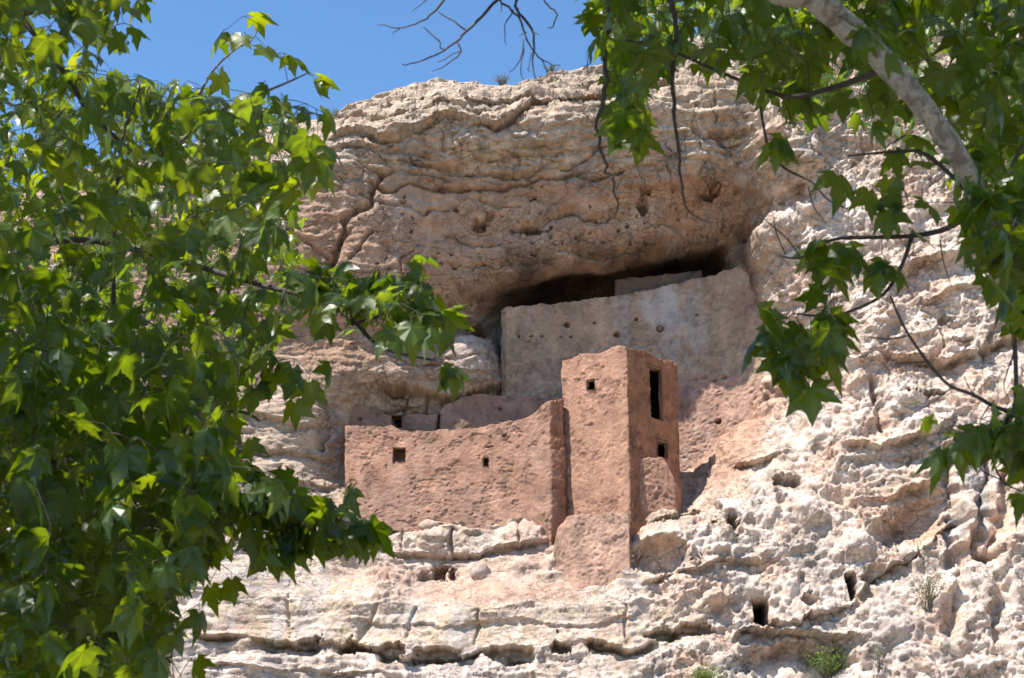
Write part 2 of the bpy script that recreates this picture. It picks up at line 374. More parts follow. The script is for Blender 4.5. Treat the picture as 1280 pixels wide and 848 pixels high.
# long band with its row of cavities
ledge([(230,785),(290,796),(340,802),(400,804),(450,811),(500,821),(540,819),(600,816),(660,819),(720,803),(780,811),(830,797),(880,788),(930,778)], .75, .22, .16, .5, seed=17, mod=1.5, warp=1.0)
ledge([(270,748),(340,747),(420,752),(500,758),(600,757),(700,756),(790,752),(860,742)], -.35, .5, 0, seed=19, warp=.8)
ledge([(430,775),(520,780),(620,776),(720,780),(820,768)], .18, .15, .06, .2, seed=20)
for p in [(470,758,440,812),(520,760,512,800),(600,760,596,806),(360,748,362,800),(780,752,784,800)]:
    crack([(p[0],p[1]),(p[2],p[3])], .18, .06)
for p in [(385,802,14,6),(440,812,16,8),(490,817,22,10),(545,818,26,10),(640,820,30,11),(700,812,14,6),(835,795,20,7),(745,806,12,5)]: pit(*p, 1.1)
ledge([(250,828),(330,835),(420,838),(500,842)], .3, .2, .15, .3, seed=21)
# right slope
ledge([(1095,436),(1130,442),(1180,448),(1230,434),(1300,405)], 1.0, .7, .2, .22, seed=22)
ledge([(1060,330),(1120,335),(1180,322),(1260,300)], .7, .5, .15, .3, seed=42)
ledge([(1140,372),(1200,360),(1260,340)], .5, .35, .2, .25, seed=43)
ledge([(925,779),(945,776),(1000,772),(1035,762),(1060,748),(1110,716),(1150,690),(1190,658),(1230,640)], 1.0, .55, .18, .5, seed=23, mod=.7)
ledge([(912,796),(935,786),(975,784),(1020,786),(1060,790),(1090,800)], 1.0, .8, .25, .25, seed=24, mod=.1, warp=.7); pit(1003, 826, 80, 34, 1.5, sharp=.5)
ledge([(790,655),(830,648),(870,640),(890,632)], .5, .3, .2, .3, seed=25)
ledge([(912,590),(930,582),(960,572),(995,560)], .7, .35, .3, .3, seed=26)
ledge([(880,628),(905,634),(930,640)], .5, .3, .2, .3, seed=27)
ledge([(965,606),(990,604),(1010,600)], .7, .2, .2, .3, seed=29)
ledge([(1050,565),(1100,560),(1150,545),(1200,520)], .5, .5, .35, .4, seed=30)
ledge([(800,730),(850,716),(900,705),(960,700)], .45, .3, .2, .3, seed=31)
ledge([(1080,620),(1120,615),(1180,600)], .6, .4, .25, .3, seed=33)
pit(1150, 650, 52, 30, 1.1, sharp=.7, rot=30); pit(1110, 665, 28, 18, .5, sharp=.8)
pit(917, 655, 9, 17, 1.2, rot=8); pit(988, 604, 17, 6, .9); pit(978, 630, 7, 20, .5, sharp=.7); pit(895, 655, 5, 6, .5)
pit(1167, 491, 13, 5, .7); pit(1180,395,10,5,.5); pit(1205,428,14,7,.4)
pit(951, 764, 9, 14, 2.2, sharp=.2, box=True, warp=.3); pit(1066, 734, 6, 15, 1.8, sharp=.3, box=True, warp=.4); pit(1090,722,20,9,.7,rot=25,sharp=.6)
pit(1012, 750, 14, 8, .7, sharp=.6); pit(870,790,24,8,.9); pit(1035,815,22,12,.7,sharp=.8)
for (a, b, c, d) in [(1185,560,1195,700),(1232,560,1225,690),(1262,590,1240,700),(1090,470,1100,540),(1205,690,1190,790),(1240,700,1250,800)]:
    crack([(a,b),((a+c)/2+5,(b+d)/2),(c,d)], .7, .22)
for (a, b, rx, ry, d) in [(1000,470,30,22,.4),(1060,540,40,25,.5),(1130,500,36,18,.4),(1010,640,30,26,.45),(1060,690,40,22,.5),(960,690,30,20,.4),(1210,640,20,36,.5),(1255,740,30,30,.5),(1190,740,22,30,.4),(1120,790,30,18,.4),(900,620,16,14,.3),(940,620,18,14,.35),(1100,400,34,24,.4),(1020,380,26,20,.4),(1240,520,30,20,.4),(880,755,30,14,.3),(970,245,14,30,.35),(1010,265,20,24,.4),(1020,330,22,16,.4)]:
    pit(a, b, rx, ry, -d, sharp=1.0, rot=25)
# zone masks (where the photo's rock differs in roughness)
rough_r = np.clip(sstep(930, 985, PX) + sstep(640, 680, PY)*sstep(780, 840, PX) + sstep(560, 610, PY)*sstep(855, 900, PX), 0, 1)
low = sstep(640, 700, PY)
alc = sstep(225, 262, PY)*sstep(430, 470, PX)*sstep(950, 925, PX)*sstep(420, 390, PY)
mudslope = np.clip(sstep(715, 738, PY + 10*perlin(X/1.1, Z, X*0, 71))*sstep(470, 560, PX)*sstep(760, 700, PX)*sstep(760, 748, PY), 0, 1)
talus = np.exp(-(((PX-478)/26)**2+((PY-725)/34)**2))
pinkslope = sstep(850, 870, PX)*sstep(975, 940, PX+ (PY-540)*.35)*sstep(470, 500, PY)*sstep(632, 605, PY + (PX-870)*.3)
# --- noise layers; everything below is applied along the surface normal
dxB = np.gradient(B0, axis=1)/np.gradient(X, axis=1)
dzB = np.gradient(B0, axis=0)/np.gradient(Z, axis=0)
nrm = np.stack([dxB, -np.ones_like(B0), dzB]); nrm /= np.linalg.norm(nrm, axis=0)
lump1 = billow(P0, 2.6, 3, .55, 101, (1, 1, 1.5)); lump2 = billow(P0, 0.75, 4, .62, 131, (1, 1, 1.2))
w1, e1, id1 = worley((X+wx*.6, B0, Z+wz*.6), .55, 7, (1, 1, 1.3))
w2, e2, id2 = worley((X+wx*.3, B0, Z+wz*.3), .2, 8)
def facet(P, scale, seed, tilt, squash=(1, 1, 1)):
    x = P[0]*squash[0]/scale; y = P[1]*squash[1]/scale; z = P[2]*squash[2]/scale
    xi = np.floor(x).astype(np.int64); yi = np.floor(y).astype(np.int64); zi = np.floor(z).astype(np.int64)
    d1 = np.full(x.shape, 9.0); out = np.zeros(x.shape)
    for a in (-1, 0, 1):
        for b in (-1, 0, 1):
            for c in (-1, 0, 1):
                h_ = _hash(xi+a, yi+b, zi+c, seed); dx = x-(xi+a+(h_ & 1023)/1023.0); dy = y-(yi+b+((h_ >> 10) & 1023)/1023.0); dz = z-(zi+c+((h_ >> 20) & 1023)/1023.0)
                d = dx*dx+dy*dy+dz*dz; m = d < d1; g_ = _G[(h_ >> 7) & 255]
                out = np.where(m, (g_[..., 0]*dx+g_[..., 2]*dz)*tilt+g_[..., 1]*.25, out); d1 = np.where(m, d, d1)
    return out*scale
ca, sa = math.cos(R(38)), math.sin(R(38)); Pr = (X*ca+Z*sa, B0, -X*sa+Z*ca)
def ridged(P, scale, octv, gain, seed, squash=(1, 1, 1)):
    x = P[0]*squash[0]/scale; y = P[1]*squash[1]/scale; z = P[2]*squash[2]/scale; s_ = 0; a = 1.; pr = 1.
    for o in range(octv):
        n_ = 1-np.abs(perlin(x, y, z, seed+o*19))*2; n_ = np.clip(n_, 0, 1)**2*pr; s_ = s_ + a*(n_-.35); pr = np.clip(n_*1.6, 0, 1); x = x*2.07+3.1; y = y*2.07+1.7; z = z*2.07+9.2; a *= gain
    return s_
wp = fbm(P0, .8, 2, .5, 95)*.35; Pw = (Pr[0]+wp, B0+wp, Pr[2]-wp)
rid1 = ridged(Pw, 1.5, 4, .6, 301, (.45, .8, 1)); rid2 = ridged(Pw, .5, 4, .7, 331, (.6, 1, 1)); frac = fbm(Pw, .42, 4, .72, 361, (.6, 1, 1.2))
band = np.clip(sstep(747, 760, PY)*sstep(815, 800, PY)*sstep(230, 270, PX)*sstep(900, 850, PX)*(.75+.5*np.clip(fbm(P0, 1.6, 3, .6, 711), -.5, .5)) + sstep(690, 705, PY)*sstep(752, 742, PY)*sstep(240, 260, PX)*sstep(470, 455, PX)*.9
  + sstep(690, 700, PY)*sstep(745, 735, PY)*sstep(590, 605, PX)*sstep(690, 675, PX)*.7, 0, 1)
smooth_z = np.clip(np.exp(-(((PX-1000)/75)**2+((PY-822)/26)**2)**2) + np.exp(-(((PX-1150)/48)**2+((PY-650)/30)**2)**2)+np.exp(-(((PX-825)/36)**2+((PY-693)/26)**2)**2), 0, 1)
strat = fbm(P0, 1.1, 5, .6, 151, (.28, .4, 2.6)); fine = fbm(P0, .35, 3, .65, 171, (1, 1, 1.4)); big = fbm(P0, 4.0, 3, .5, 181)
zt_ = Z/.42 + big*1.4 + fbm(P0, 1.0, 3, .5, 191)*.5; stair = (zt_-np.floor(zt_)); stair = np.where(stair < .18, stair/.18, (1-stair)/.82)
h = 0.35*big
h = h + lump1*(.08 + .10*rough_r + .03*low) + lump2*(.025 + .012*rough_r + .005*low + .02*brow)*(1-.45*alc)
h = h + rid1*(.02+.04*rough_r+.03*low+.02*alc) - rid2*(.010+.035*rough_r+.01*low+.01*brow) + frac*(.015+.03*rough_r+.02*low+.02*brow)
h = h + ((.5-w1)*.16 + np.minimum(e1, .25)*.25)*np.clip(rough_r*.05*sstep(-.1,.5,big+lump1*.5) + low*.12 + talus + .1*brow, 0, 1)
cob = np.clip(talus + mudslope*.8 + pinkslope*.7, 0, 1); h = h + (.45-w2)*.11*cob + (.45-w2)*.012*rough_r
h = h + strat*(.07 + .16*brow + .05*low*(1-rough_r))*(1-.55*alc) + fine*(.045+.03*rough_r)*(1-.4*alc)
h = h + stair*(.08*brow + .05*(1-alc)*(1-rough_r))*(1-mudslope)
xt_ = X/1.7 + Z*.18 + big*1.1 + wx*1.5; blk = np.abs((xt_ % 1)-.5)*2
h = h - np.exp(-((1-blk)/.05)**2)*.18*(brow+.35*low*(1-rough_r))*(perlin(X/1.5, Z/.8, X*0+4, 44) > 0)
h = h*(1-.55*mudslope)*(1-.75*smooth_z)*(1-.7*band)
micro = fbm(P0, .16, 2, .6, 201); Pf = (Pr[0]+wx*.5, B0+wz*.4, Pr[2]+wz*.6)
fct = facet(Pf, 1.5, 611, .8, (.6, 1, 1))*.55 + facet(Pf, .55, 612, .9, (.6, 1, 1))*.6 + facet(Pf, .24, 613, .9, (.7, 1, 1))*.6
fcs = facet((X+wx*.5, B0, Z+wz*.3), .9, 614, .6, (.4, 1, 1.7))*.5 + facet((X+wx*.5, B0, Z+wz*.3), .35, 615, .8, (.45, 1, 1.6))*.5
fct = fct*(.6+.8*sstep(-.4, .5, fbm(P0, 2.5, 2, .5, 616)))
h = h + (fct*.5*rough_r + fcs*(.30*low*(1-rough_r)*(1-mudslope) + .42*brow + .22*(1-rough_r)*(1-low)*(1-brow)*(1-.8*alc)))*(1-.8*smooth_z)*(1-.65*band)
h = h + micro*(.02+.018*rough_r)
h = np.where(PX < -100, h*1.2, h)
edge = sstep(0.0, .03, 1-V)
Xd = X + nrm[0]*h; Yd = B0 + dY + nrm[1]*h; Zd = Z + nrm[2]*h*edge
pk = sstep(66.9, 69.0, B0)*sstep(26.8, 27.8, Z)*sstep(-1.6, .6, X)*sstep(10.3, 9.2, X)
Yd = Yd + 2.6*pk; Zd = Zd + 1.2*pk*sstep(.02, .5, pk)
# colours: the stone itself, plus shade painted into roof and doorways
def mixc(c, col, m): return c + (np.array(col)[:, None, None]-c)*m
c_white = (.75, .62, .53); c_tan = (.47, .345, .25); c_brown = (.385, .25, .172); c_grey = (.34, .315, .30); c_pink = (.50, .31, .225)
n1 = fbm(P0, 3.0, 4, .55, 211, (1, 1, 1.8)); n2 = fbm(P0, .9, 4, .6, 221, (1, 1, 2.0)); n3 = fbm(P0, 2.2, 4, .6, 231, (2.2, 1, .45)); n4 = fbm(P0, .5, 3, .6, 241)
C = np.ones((3,)+X.shape)*np.array((.50, .385, .295))[:, None, None]
C = mixc(C, c_tan, np.clip(.3+n1, 0, 1)*.8)
C = mixc(C, c_white, np.clip(low+rough_r, 0, 1)*np.clip(.78+n2*.9+n1*.4, 0, 1))
C = mixc(C, (.52,.415,.32), brow*np.clip(.5+n2, 0, 1))
C = mixc(C, c_grey, np.clip(n3*1.7-.12, 0, .75)*sstep(150, 175, PY)*sstep(262, 215, PY)*sstep(380, 460, PX))
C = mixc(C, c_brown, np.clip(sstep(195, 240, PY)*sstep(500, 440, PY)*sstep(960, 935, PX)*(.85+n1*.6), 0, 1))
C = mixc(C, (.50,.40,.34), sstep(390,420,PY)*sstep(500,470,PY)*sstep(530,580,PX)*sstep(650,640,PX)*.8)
C = mixc(C, (.085,.065,.05), np.clip(sstep(278, 345, PY)*sstep(420, 380, PY)*sstep(560, 700, PX)*sstep(950, 930, PX)*(.9+n1), 0, .93))  # smoke-stained roof, darkened further to paint in the gap's shade
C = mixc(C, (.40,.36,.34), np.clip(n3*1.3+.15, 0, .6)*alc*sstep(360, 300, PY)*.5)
C = mixc(C, c_grey, np.clip(n3*2.0+.15, 0, .8)*np.exp(-((PX-955)/30)**2)*sstep(160, 210, PY)*sstep(330, 280, PY))
C = mixc(C, (.62,.43,.32), np.clip(n1*2.2-.02, 0, .75)*rough_r)
C = mixc(C, c_tan, np.clip(n2*2-.2, 0, .7)*low*(1-rough_r))
C = mixc(C, c_grey, np.clip(n3*2-.35, 0, .5)*low)
C = mixc(C, (.38,.36,.33), np.clip(n4*1.5+.7, 0, 1)*np.exp(-(((PX-1000)/95)**2+((PY-790)/10)**2))*.8)
C = mixc(C, (.60,.435,.33), band*np.clip(.75+n1*.8, 0, 1)); C = mixc(C, (.50,.45,.41), band*np.clip(n3*2.2, 0, .8)); C = mixc(C, (.56,.45,.29), band*np.clip(n2*1.8-.1, 0, .6))
C = mixc(C, (.56,.40,.31), sstep(655, 665, PY)*sstep(742, 725, PY)*sstep(430, 470, PX)*sstep(700, 690, PX)*np.clip(.6+n1, 0, 1))
C = mixc(C, c_pink, np.clip(mudslope*.75+pinkslope*.9+talus*.35, 0, 1))
C = mixc(C, (.50,.30,.19), np.exp(-(((PX-1155)/50)**2+((PY-655)/30)**2))*.75)
C = mixc(C, (.38,.36,.35), np.clip(n3*2+.3, 0, .8)*sstep(1170, 1190, PX)*sstep(1290, 1230, PX)*sstep(560, 600, PY)*sstep(730, 690, PY))
C = mixc(C, c_pink, sstep(400, 415, PX)*sstep(565, 550, PX)*sstep(520, 535, PY)*sstep(600, 560, PY)*.5)
C = mixc(C, (.56,.45,.35), np.exp(-((Z-ZT)/.5)**2)*.5)
for (a_, b_, c_, d_) in [(951,764,11,16),(1066,734,8,17)]: C = mixc(C, (.10,.075,.06), sstep(1.15, .8, np.maximum(abs(PX-a_)/c_, abs(PY-b_)/d_))*sstep(.5, 1.2, dY))  # smoke-stained doorway pits, with the shade inside painted into the colour
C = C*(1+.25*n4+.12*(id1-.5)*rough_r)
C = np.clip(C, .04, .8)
nr, nc = X.shape
# plateau behind the skyline and apron below the frame: extra rows
vt = []; ct = []
for k, (dy, dzz) in enumerate([(.25, .05), (.7, .02), (1.6, .1), (4, .3), (10, .8), (30, 1.0), (120, .5)]):
    vt.append(np.stack([Xd[-1]*(1+dy*.002), Yd[-1]+dy, Zd[-1]+dzz+.12*perlin(gx/.8, gx*0+k, gx*0, 61)], -1)); ct.append(C[:, -1].T)
vb = []; cb = []
for k, dzz in enumerate([3.2, 2.2, 1.1, .4]):
    zz = np.full(nc, ZB-dzz*1.6+0.0); yb = base_f(gx, zz)+.35*fbm((gx, gx*0, zz), 1.4, 4, .55, 301)
    w = min(1, dzz/1.0); yb = yb*w + Yd[0]*(1-w)
    vb.append(np.stack([gx, yb, zz], -1)); cb.append(C[:, 0].T)
V3 = np.concatenate([np.concatenate(vb)] + [np.stack([Xd, Yd, Zd], -1).reshape(-1, 3)] + [np.concatenate(vt)])
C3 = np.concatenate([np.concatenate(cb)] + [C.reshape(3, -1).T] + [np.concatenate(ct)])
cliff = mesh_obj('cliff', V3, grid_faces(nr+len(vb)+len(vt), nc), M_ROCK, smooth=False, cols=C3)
tag(cliff, kind='structure', label='pale limestone cliff with deep overhanging alcove and ledges')
def cliff_hit(px, py, y0=54.0):
    Ys = np.arange(y0, 76, 0.04); P = np.array([at(px, py, y) for y in Ys])
    ix = np.clip(np.searchsorted(gx, P[:, 0]), 0, nc-1); zt = ZT[0, ix]
    iv = np.clip(((P[:, 2]-ZB)/(zt-ZB)*(nr-1)).astype(int), 0, nr-1); f = P[:, 1]-Yd[iv, ix]
    k = np.where(f > 0)[0]; return P[k[0] if len(k) else -1]

# ------------------------------------------------------------------ GROUND
gxs = np.concatenate([-np.geomspace(1500, 60, 12), np.linspace(-50, 50, 60), np.geomspace(60, 1500, 12)])
gys = np.concatenate([-np.geomspace(1500, 40, 12), np.linspace(-30, 58, 60), np.array([62, 70, 90, 150, 400, 1500])])
GXX, GYY = np.meshgrid(gxs, gys)
gz = sstep(22, 60, GYY)*8.6*sstep(75, 45, abs(GXX))*sstep(300, 80, GYY) + fbm((GXX, GYY, GXX*0), 6, 4, .5, 401)*.35*sstep(0, 8, abs(GYY-4)+abs(GXX)*.3)
gc = np.array((.36, .29, .21))[None, :]*(1+.5*fbm((GXX, GYY, GXX*0), 3, 3, .5, 411)).reshape(-1, 1)
ground = mesh_obj('ground', np.stack([GXX, GYY, gz], -1).reshape(-1, 3), grid_faces(len(gys), len(gxs)), M_ROCK, smooth=True, cols=np.clip(gc, .05, .7))
tag(ground, kind='structure')

# ------------------------------------------------------------------ DWELLING
def ring_wall(name, parent, pts, fine, topf, botf, mat, colf, ds=.042, dz=.045, amp_big=.05, amp_stone=.03, stone=.19, openings=(), holes=(), cap_drop=.0, seed=0, label=None, topn=.05):
    """closed plan outline pts [(X,Y)], extruded between botf(x) and topf(x,y); rough skin, real openings"""
    P = []; n = len(pts); 
    for i in range(n):
        a = np.array(pts[i]); b = np.array(pts[(i+1) % n]); L = np.linalg.norm(b-a); k = max(2, int(L/(ds if fine[i] else .35)))
        for j in range(k): P.append(a+(b-a)*j/k)
    P = np.array(P); m = len(P)
    for _ in range(2): P2 = P*.5+.25*(np.roll(P, 1, 0)+np.roll(P, -1, 0)); P = P2
    T = np.roll(P, -1, 0)-np.roll(P, 1, 0); T /= np.linalg.norm(T, axis=1)[:, None]+1e-9
    area = np.sum(P[:, 0]*np.roll(P[:, 1], -1)-np.roll(P[:, 0], -1)*P[:, 1])
    N = np.stack([T[:, 1], -T[:, 0]], 1)*(1 if area > 0 else -1)
    zt = topf(P[:, 0], P[:, 1]); zb = botf(P[:, 0])
    zt = zt + topn*1.3*perlin(P[:, 0]/.5, P[:, 1]/.5, P[:, 0]*0, seed+3) + topn*perlin(P[:, 0]/.14, P[:, 1]/.14, P[:, 0]*0, seed+4)
    rows = int(np.max(zt-zb)/dz)+1
    v = np.linspace(0, 1, rows)[:, None]
    Zz = zb[None]+v*(zt-zb)[None]; Xx = np.repeat(P[None, :, 0], rows, 0); Yy = np.repeat(P[None, :, 1], rows, 0)
    Q = (Xx, Yy, Zz)
    a1, b1, i1 = worley(Q, stone, seed+5, (1, 1, 1.25)); lm = fbm(Q, .55, 3, .6, seed+6); bg_ = fbm(Q, 1.8, 2, .5, seed+7)
    cover = sstep(-.1, .35, fbm(Q, 1.5, 3, .6, seed+8))
    flake = fbm(Q, .9, 4, .65, seed+13); fl = sstep(.18, .26, flake)
    hh = amp_big*bg_ - .03*fl + amp_stone*((.55-a1)*1.6*(.10+.9*np.maximum(cover*.8, fl)) + .35*np.minimum(b1, .3)*cover) + amp_stone*.75*lm + amp_stone*.75*fbm(Q, .13, 2, .6, seed+9)
    keep = np.ones((rows, m), bool); 
    for (c, hx, hz, dep) in holes:
        d = np.maximum(np.hypot((Xx-c[0])/hx*1.0, (Yy-c[1])/(hx*2.5)), 0); r = np.hypot(d, (Zz-c[2])/hz)
        hh = hh - dep*sstep(1.1, .75, r)
    Xo = Xx+N[None, :, 0]*hh; Yo = Yy+N[None, :, 1]*hh; Zo = Zz + .012*perlin(Xx/.2, Yy/.2, Zz/.2, seed+10)
    strk = fbm(Q, 1.1, 3, .6, seed+14, (2.4, 1, .35)); col = colf(Xx, Yy, Zz); col = col*(1+.14*lm+.34*(i1-.5)*(.3+.7*np.maximum(cover, fl)) - .14*fl + .14*strk)
    F = grid_faces(rows, m, wrap=True)
    fc = np.stack([Xx, Yy, Zz], -1).reshape(-1, 3)[F].mean(1)
    kill = np.zeros(len(F), bool)
    for (c, tx, w_, h_, dep, kind, lint) in openings:
        rel = fc-c; u = rel[:, 0]*tx[0]+rel[:, 1]*tx[1]; nn = -rel[:, 0]*tx[1]+rel[:, 1]*tx[0]
        jw = .035*perlin(fc[:, 2]/.18, fc[:, 0]*0+1, fc[:, 0]*0, seed+11); jh = .03*perlin(u/.15, u*0+2, u*0, seed+12)
        kill |= (abs(u+jw) < w_/2) & (abs(rel[:, 2]+jh) < h_/2) & (abs(nn) < .5)
    F = F[~kill]
    cen = P.mean(0)
    verts = [np.stack([Xo, Yo, Zo], -1).reshape(-1, 3)]; cols = [np.moveaxis(col, 0, -1).reshape(-1, 3)]
    # cap: shrink towards the middle of the plan
    base_i = rows*m; prev = (rows-1)*m; faces = [F]
    ctr = np.stack([P[:, 0]*.35+.65*np.clip(P[:, 0], cen[0]-.01, cen[0]+.01), P[:, 1]*.3+.7*cen[1]], 1) if cap_drop else P - N*.28
    lay = np.stack([P[:, 0]-N[:, 0]*.16, P[:, 1]-N[:, 1]*.16, zt+.02], -1); lay2 = np.stack([ctr[:, 0], ctr[:, 1], zt-cap_drop], -1)
    for q in (lay, lay2):
        verts.append(q); cols.append(np.moveaxis(col, 0, -1)[-1]); i = np.arange(m)
        faces.append(np.stack([prev+i, prev+(i+1) % m, base_i+(i+1) % m, base_i+i], -1)); prev = base_i; base_i += m
    o = mesh_obj(name, np.concatenate(verts), np.concatenate(faces), mat, parent, smooth=True, cols=np.clip(np.concatenate(cols), .04, .8))
    if label: o['label'] = label
    for (c, tx, w_, h_, dep, kind, lint) in openings:
        ex = np.array([tx[0], tx[1], 0]); ez = np.array([0, 0, 1.]); en = np.array([-tx[1], tx[0], 0])   # inward
        if en[0]*(cen[0]-c[0])+en[1]*(cen[1]-c[1]) < 0: en = -en
        ww = w_/2+.015; hh_ = h_/2+.015; nn_ = 7
        # lining: rectangular tunnel with irregular skin
        loop = [(-1, -1), (0, -1), (1, -1), (1, -.5), (1, 0), (1, .5), (1, 1), (0, 1), (-1, 1), (-1, .5), (-1, 0), (-1, -.5)]
        vs = []; rise = float(np.clip(topf(np.array([c[0]]), np.array([c[1]]))[0]-(c[2]+hh_)-.3, 0, .55))
        for q in range(nn_):
            t = q/(nn_-1)
            for (a, b) in loop:
                j = .025*rng.normal(size=2) if 0 < q else np.zeros(2)
                wide = 1 if q < 3 else 1.9
                dd = ([-.03, .10, .19, .21, .8, 1.3, 1.9] if kind == 'doorway' else [-.03, .07, .14, .16, .6, 1.2, 1.9])[q]*(dep/1.5 if q > 3 else 1)
                vs.append(c+ex*(a*ww*wide+j[0])+ez*(b*hh_+(0 if q < 3 else (rise if b > 0 else -.1 if b < 0 else 0))+j[1])+en*dd)
        L = len(loop); fs = [[q*L+i, q*L+(i+1) % L, (q+1)*L+(i+1) % L, (q+1)*L+i] for q in range(nn_-1) for i in range(L)]
        fs.append([(nn_-1)*L+i for i in range(L)])
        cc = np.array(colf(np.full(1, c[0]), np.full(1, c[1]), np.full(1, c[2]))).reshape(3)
        wdw = mesh_obj(kind, vs, fs, mat, o, cols=np.concatenate([np.tile(cc*.9, (3*L, 1)), np.tile(cc*.05, (len(vs)-3*L, 1))]))  # room behind the jamb coloured near-black to paint in its shade
        if lint:
            for r_ in range(lint):
                a = c-ex*(ww+.12)+ez*(hh_-.05+.0*r_)+en*(.06+.13*r_); b = c+ex*(ww+.12)+ez*(hh_-.04)+en*(.06+.13*r_)
                tube('lintel', [a, (a+b)/2+ez*.01, b], [.05, .055, .05], M_WOOD, o, sides=7)
    return o
def tube_mesh(pts, rads, sides=6, cap=True):
    pts = [np.asarray(p, float) for p in pts]; vs = []; fs = []
    up = np.array([0.13, 0.21, 0.97]); n = len(pts)
    for i, p in enumerate(pts):
        d = pts[min(i+1, n-1)]-pts[max(i-1, 0)]; d = d/(np.linalg.norm(d)+1e-9)
        a = np.cross(d, up); 
        if np.linalg.norm(a) < .15: a = np.cross(d, np.array([1., 0, 0]))
        a /= np.linalg.norm(a); b = np.cross(d, a)
        for k in range(sides):
            th = 2*math.pi*k/sides; vs.append(p+rads[i]*(a*math.cos(th)+b*math.sin(th)))
    for i in range(n-1):
        for k in range(sides):
            fs.append([i*sides+k, i*sides+(k+1) % sides, (i+1)*sides+(k+1) % sides, (i+1)*sides+k])
    if cap: fs.append(list(range(sides))[::-1]); fs.append([(n-1)*sides+k for k in range(sides)])
    return vs, fs
def tube(name, pts, rads, mat, parent=None, sides=6):
    vs, fs = tube_mesh(pts, rads, sides); return mesh_obj(name, vs, fs, mat, parent, smooth=True)
def xy(px, py, Y): p = at(px, py, Y); return (p[0], p[1])
def top_interp(tbl):
    q = np.array([at(*t) for t in tbl]); o = np.argsort(q[:, 0]); q = q[o]
    return lambda x, y: np.interp(x, q[:, 0], q[:, 2])
def bot_interp(tbl):
    q = np.array([at(*t) for t in tbl]); o = np.argsort(q[:, 0]); q = q[o]
    return lambda x: np.interp(x, q[:, 0], q[:, 2])
def tint(c, seed, amp=.12):
    c = np.array(c)
    def f(x, y, z):
        n = fbm((x, y, z), 1.3, 4, .6, seed)
        return c.reshape((3,)+(1,)*x.ndim)*(1+amp*1.6*n)
    return f
PINK = (.452, .258, .178); ORANGE = (.37, .18, .105); GREYM = (.46, .325, .23)  # ORANGE: more orange mud, darkened to paint shade on the side faces
dw = empty('cliff_dwelling', tuple(at(600, 745, 66)), 'ancient reddish mud and stone cliff dwelling with square tower, built in the alcove', 'cliff dwelling')
# upper curved wall
uw = [(626,430,67.9),(632,430,67.6),(700,430,67.9),(780,430,68.0),(850,430,67.5),(900,430,67.1),(955,430,66.2),(1000,430,65.2)]
front = [xy(*p) for p in uw]; back = [(x+.1, y+.75) for x, y in front[::-1]]
def up_col(x, y, z):
    px, py = project(x, y, z)
    n = fbm((x, y, z), 1.2, 4, .6, 501); n2_ = fbm((x, y, z), .5, 3, .6, 511); n3_ = fbm((x, y, z), 2.4, 4, .6, 521, (2.5, 1, .5))
    c = np.array(GREYM).reshape(3, 1, 1)*(1+.15*n) if x.ndim == 2 else np.array(GREYM).reshape(3, 1)*(1+0*n)
    sh = (3,)+(1,)*x.ndim
    lowb = np.interp(px, [600, 700, 850, 920, 980], [497, 497, 462, 470, 470])
    c = c+(np.array((.50,.32,.24)).reshape(sh)-c)*sstep(-5, 7, py-lowb+n*12)
    c = c+(np.array((.52,.35,.28)).reshape(sh)-c)*np.clip(n2_*3+.6, 0, 1)*np.exp(-(((px-665)/28)**2+((py-393)/13)**2))*.8
    c = c+(np.array((.40,.25,.19)).reshape(sh)-c)*sstep(.35, .75, np.exp(-(((px-930)/22)**2+((py-375)/24)**2))+n2_*.2)*.9
    c = c+(np.array((.56,.50,.46)).reshape(sh)-c)*sstep(.3, .7, np.exp(-(((px-825)/30)**2+((py-385)/26)**2))+n2_*.2)*.7
    c = c+(np.array((.50,.49,.50)).reshape(sh)-c)*np.clip(n3_*1.5, 0, .35)*sstep(740, 800, px)*sstep(900, 870, px)
    return c
H = lambda px, py, Y: at(px, py, Y)
def on_front(path, px, py):
    """point on a wall's front face below pixel px,py"""
    q = [np.array(xy(*p)) for p in path]
    best = None
    for a, b in zip(q[:-1], q[1:]):
        for t in np.linspace(0, 1, 200):
            p = a+(b-a)*t; w = at(px, py, p[1]); e = abs(w[0]-p[0])
            if best is None or e < best[0]: best = (e, np.array([p[0], p[1], w[2]]), (b-a)/np.linalg.norm(b-a))
    return best[1], best[2]
hl = [(709,406,.12,.13),(743,404,.06,.06),(795,399,.07,.08),(771,418,.13,.13),(825,411,.16,.16),(649,420,.05,.07),(665,420,.06,.05),(677,420,.05,.05),(701,421,.05,.05),(713,421,.05,.06),(871,394,.05,.05),(722,445,.04,.06),(898,527,.13,.11),(668,510,.06,.05)]
holes = []
for (px, py, rx, rz) in hl: p, t = on_front(uw, px, py); holes.append((p, rx, rz, .45 if (px, py) != (825, 411) else .22))
for (px, py) in [(867,475),(880,472),(893,476),(905,473)]: p, t = on_front(uw, px, py); holes.append((p, .14, .07, .14))
upper = ring_wall('upper_wall', dw, front+back, [1]*8+[0]*8,
    top_interp([(600,388,67.9),(632,384,67.6),(700,379,67.9),(740,374,68),(780,369,68),(850,354,67.5),(900,341,67.1),(950,326,66.2),(1000,316,65.2)]),
    bot_interp([(600,560,67.6),(780,600,68),(830,640,67.4),(880,640,66.4),(1000,560,64)]), M_ADOBE, up_col, ds=.04, dz=.042, amp_big=.06, amp_stone=.034, stone=.17, holes=holes, seed=600, topn=.06,
    label='tall curved greyish mud wall under the overhang')
p, t = on_front(uw, 825, 411); tube('beam_end', [p+[0, .4, 0], p+[0, -.14, 0]], [.11, .10], M_WOOD, upper, sides=9)
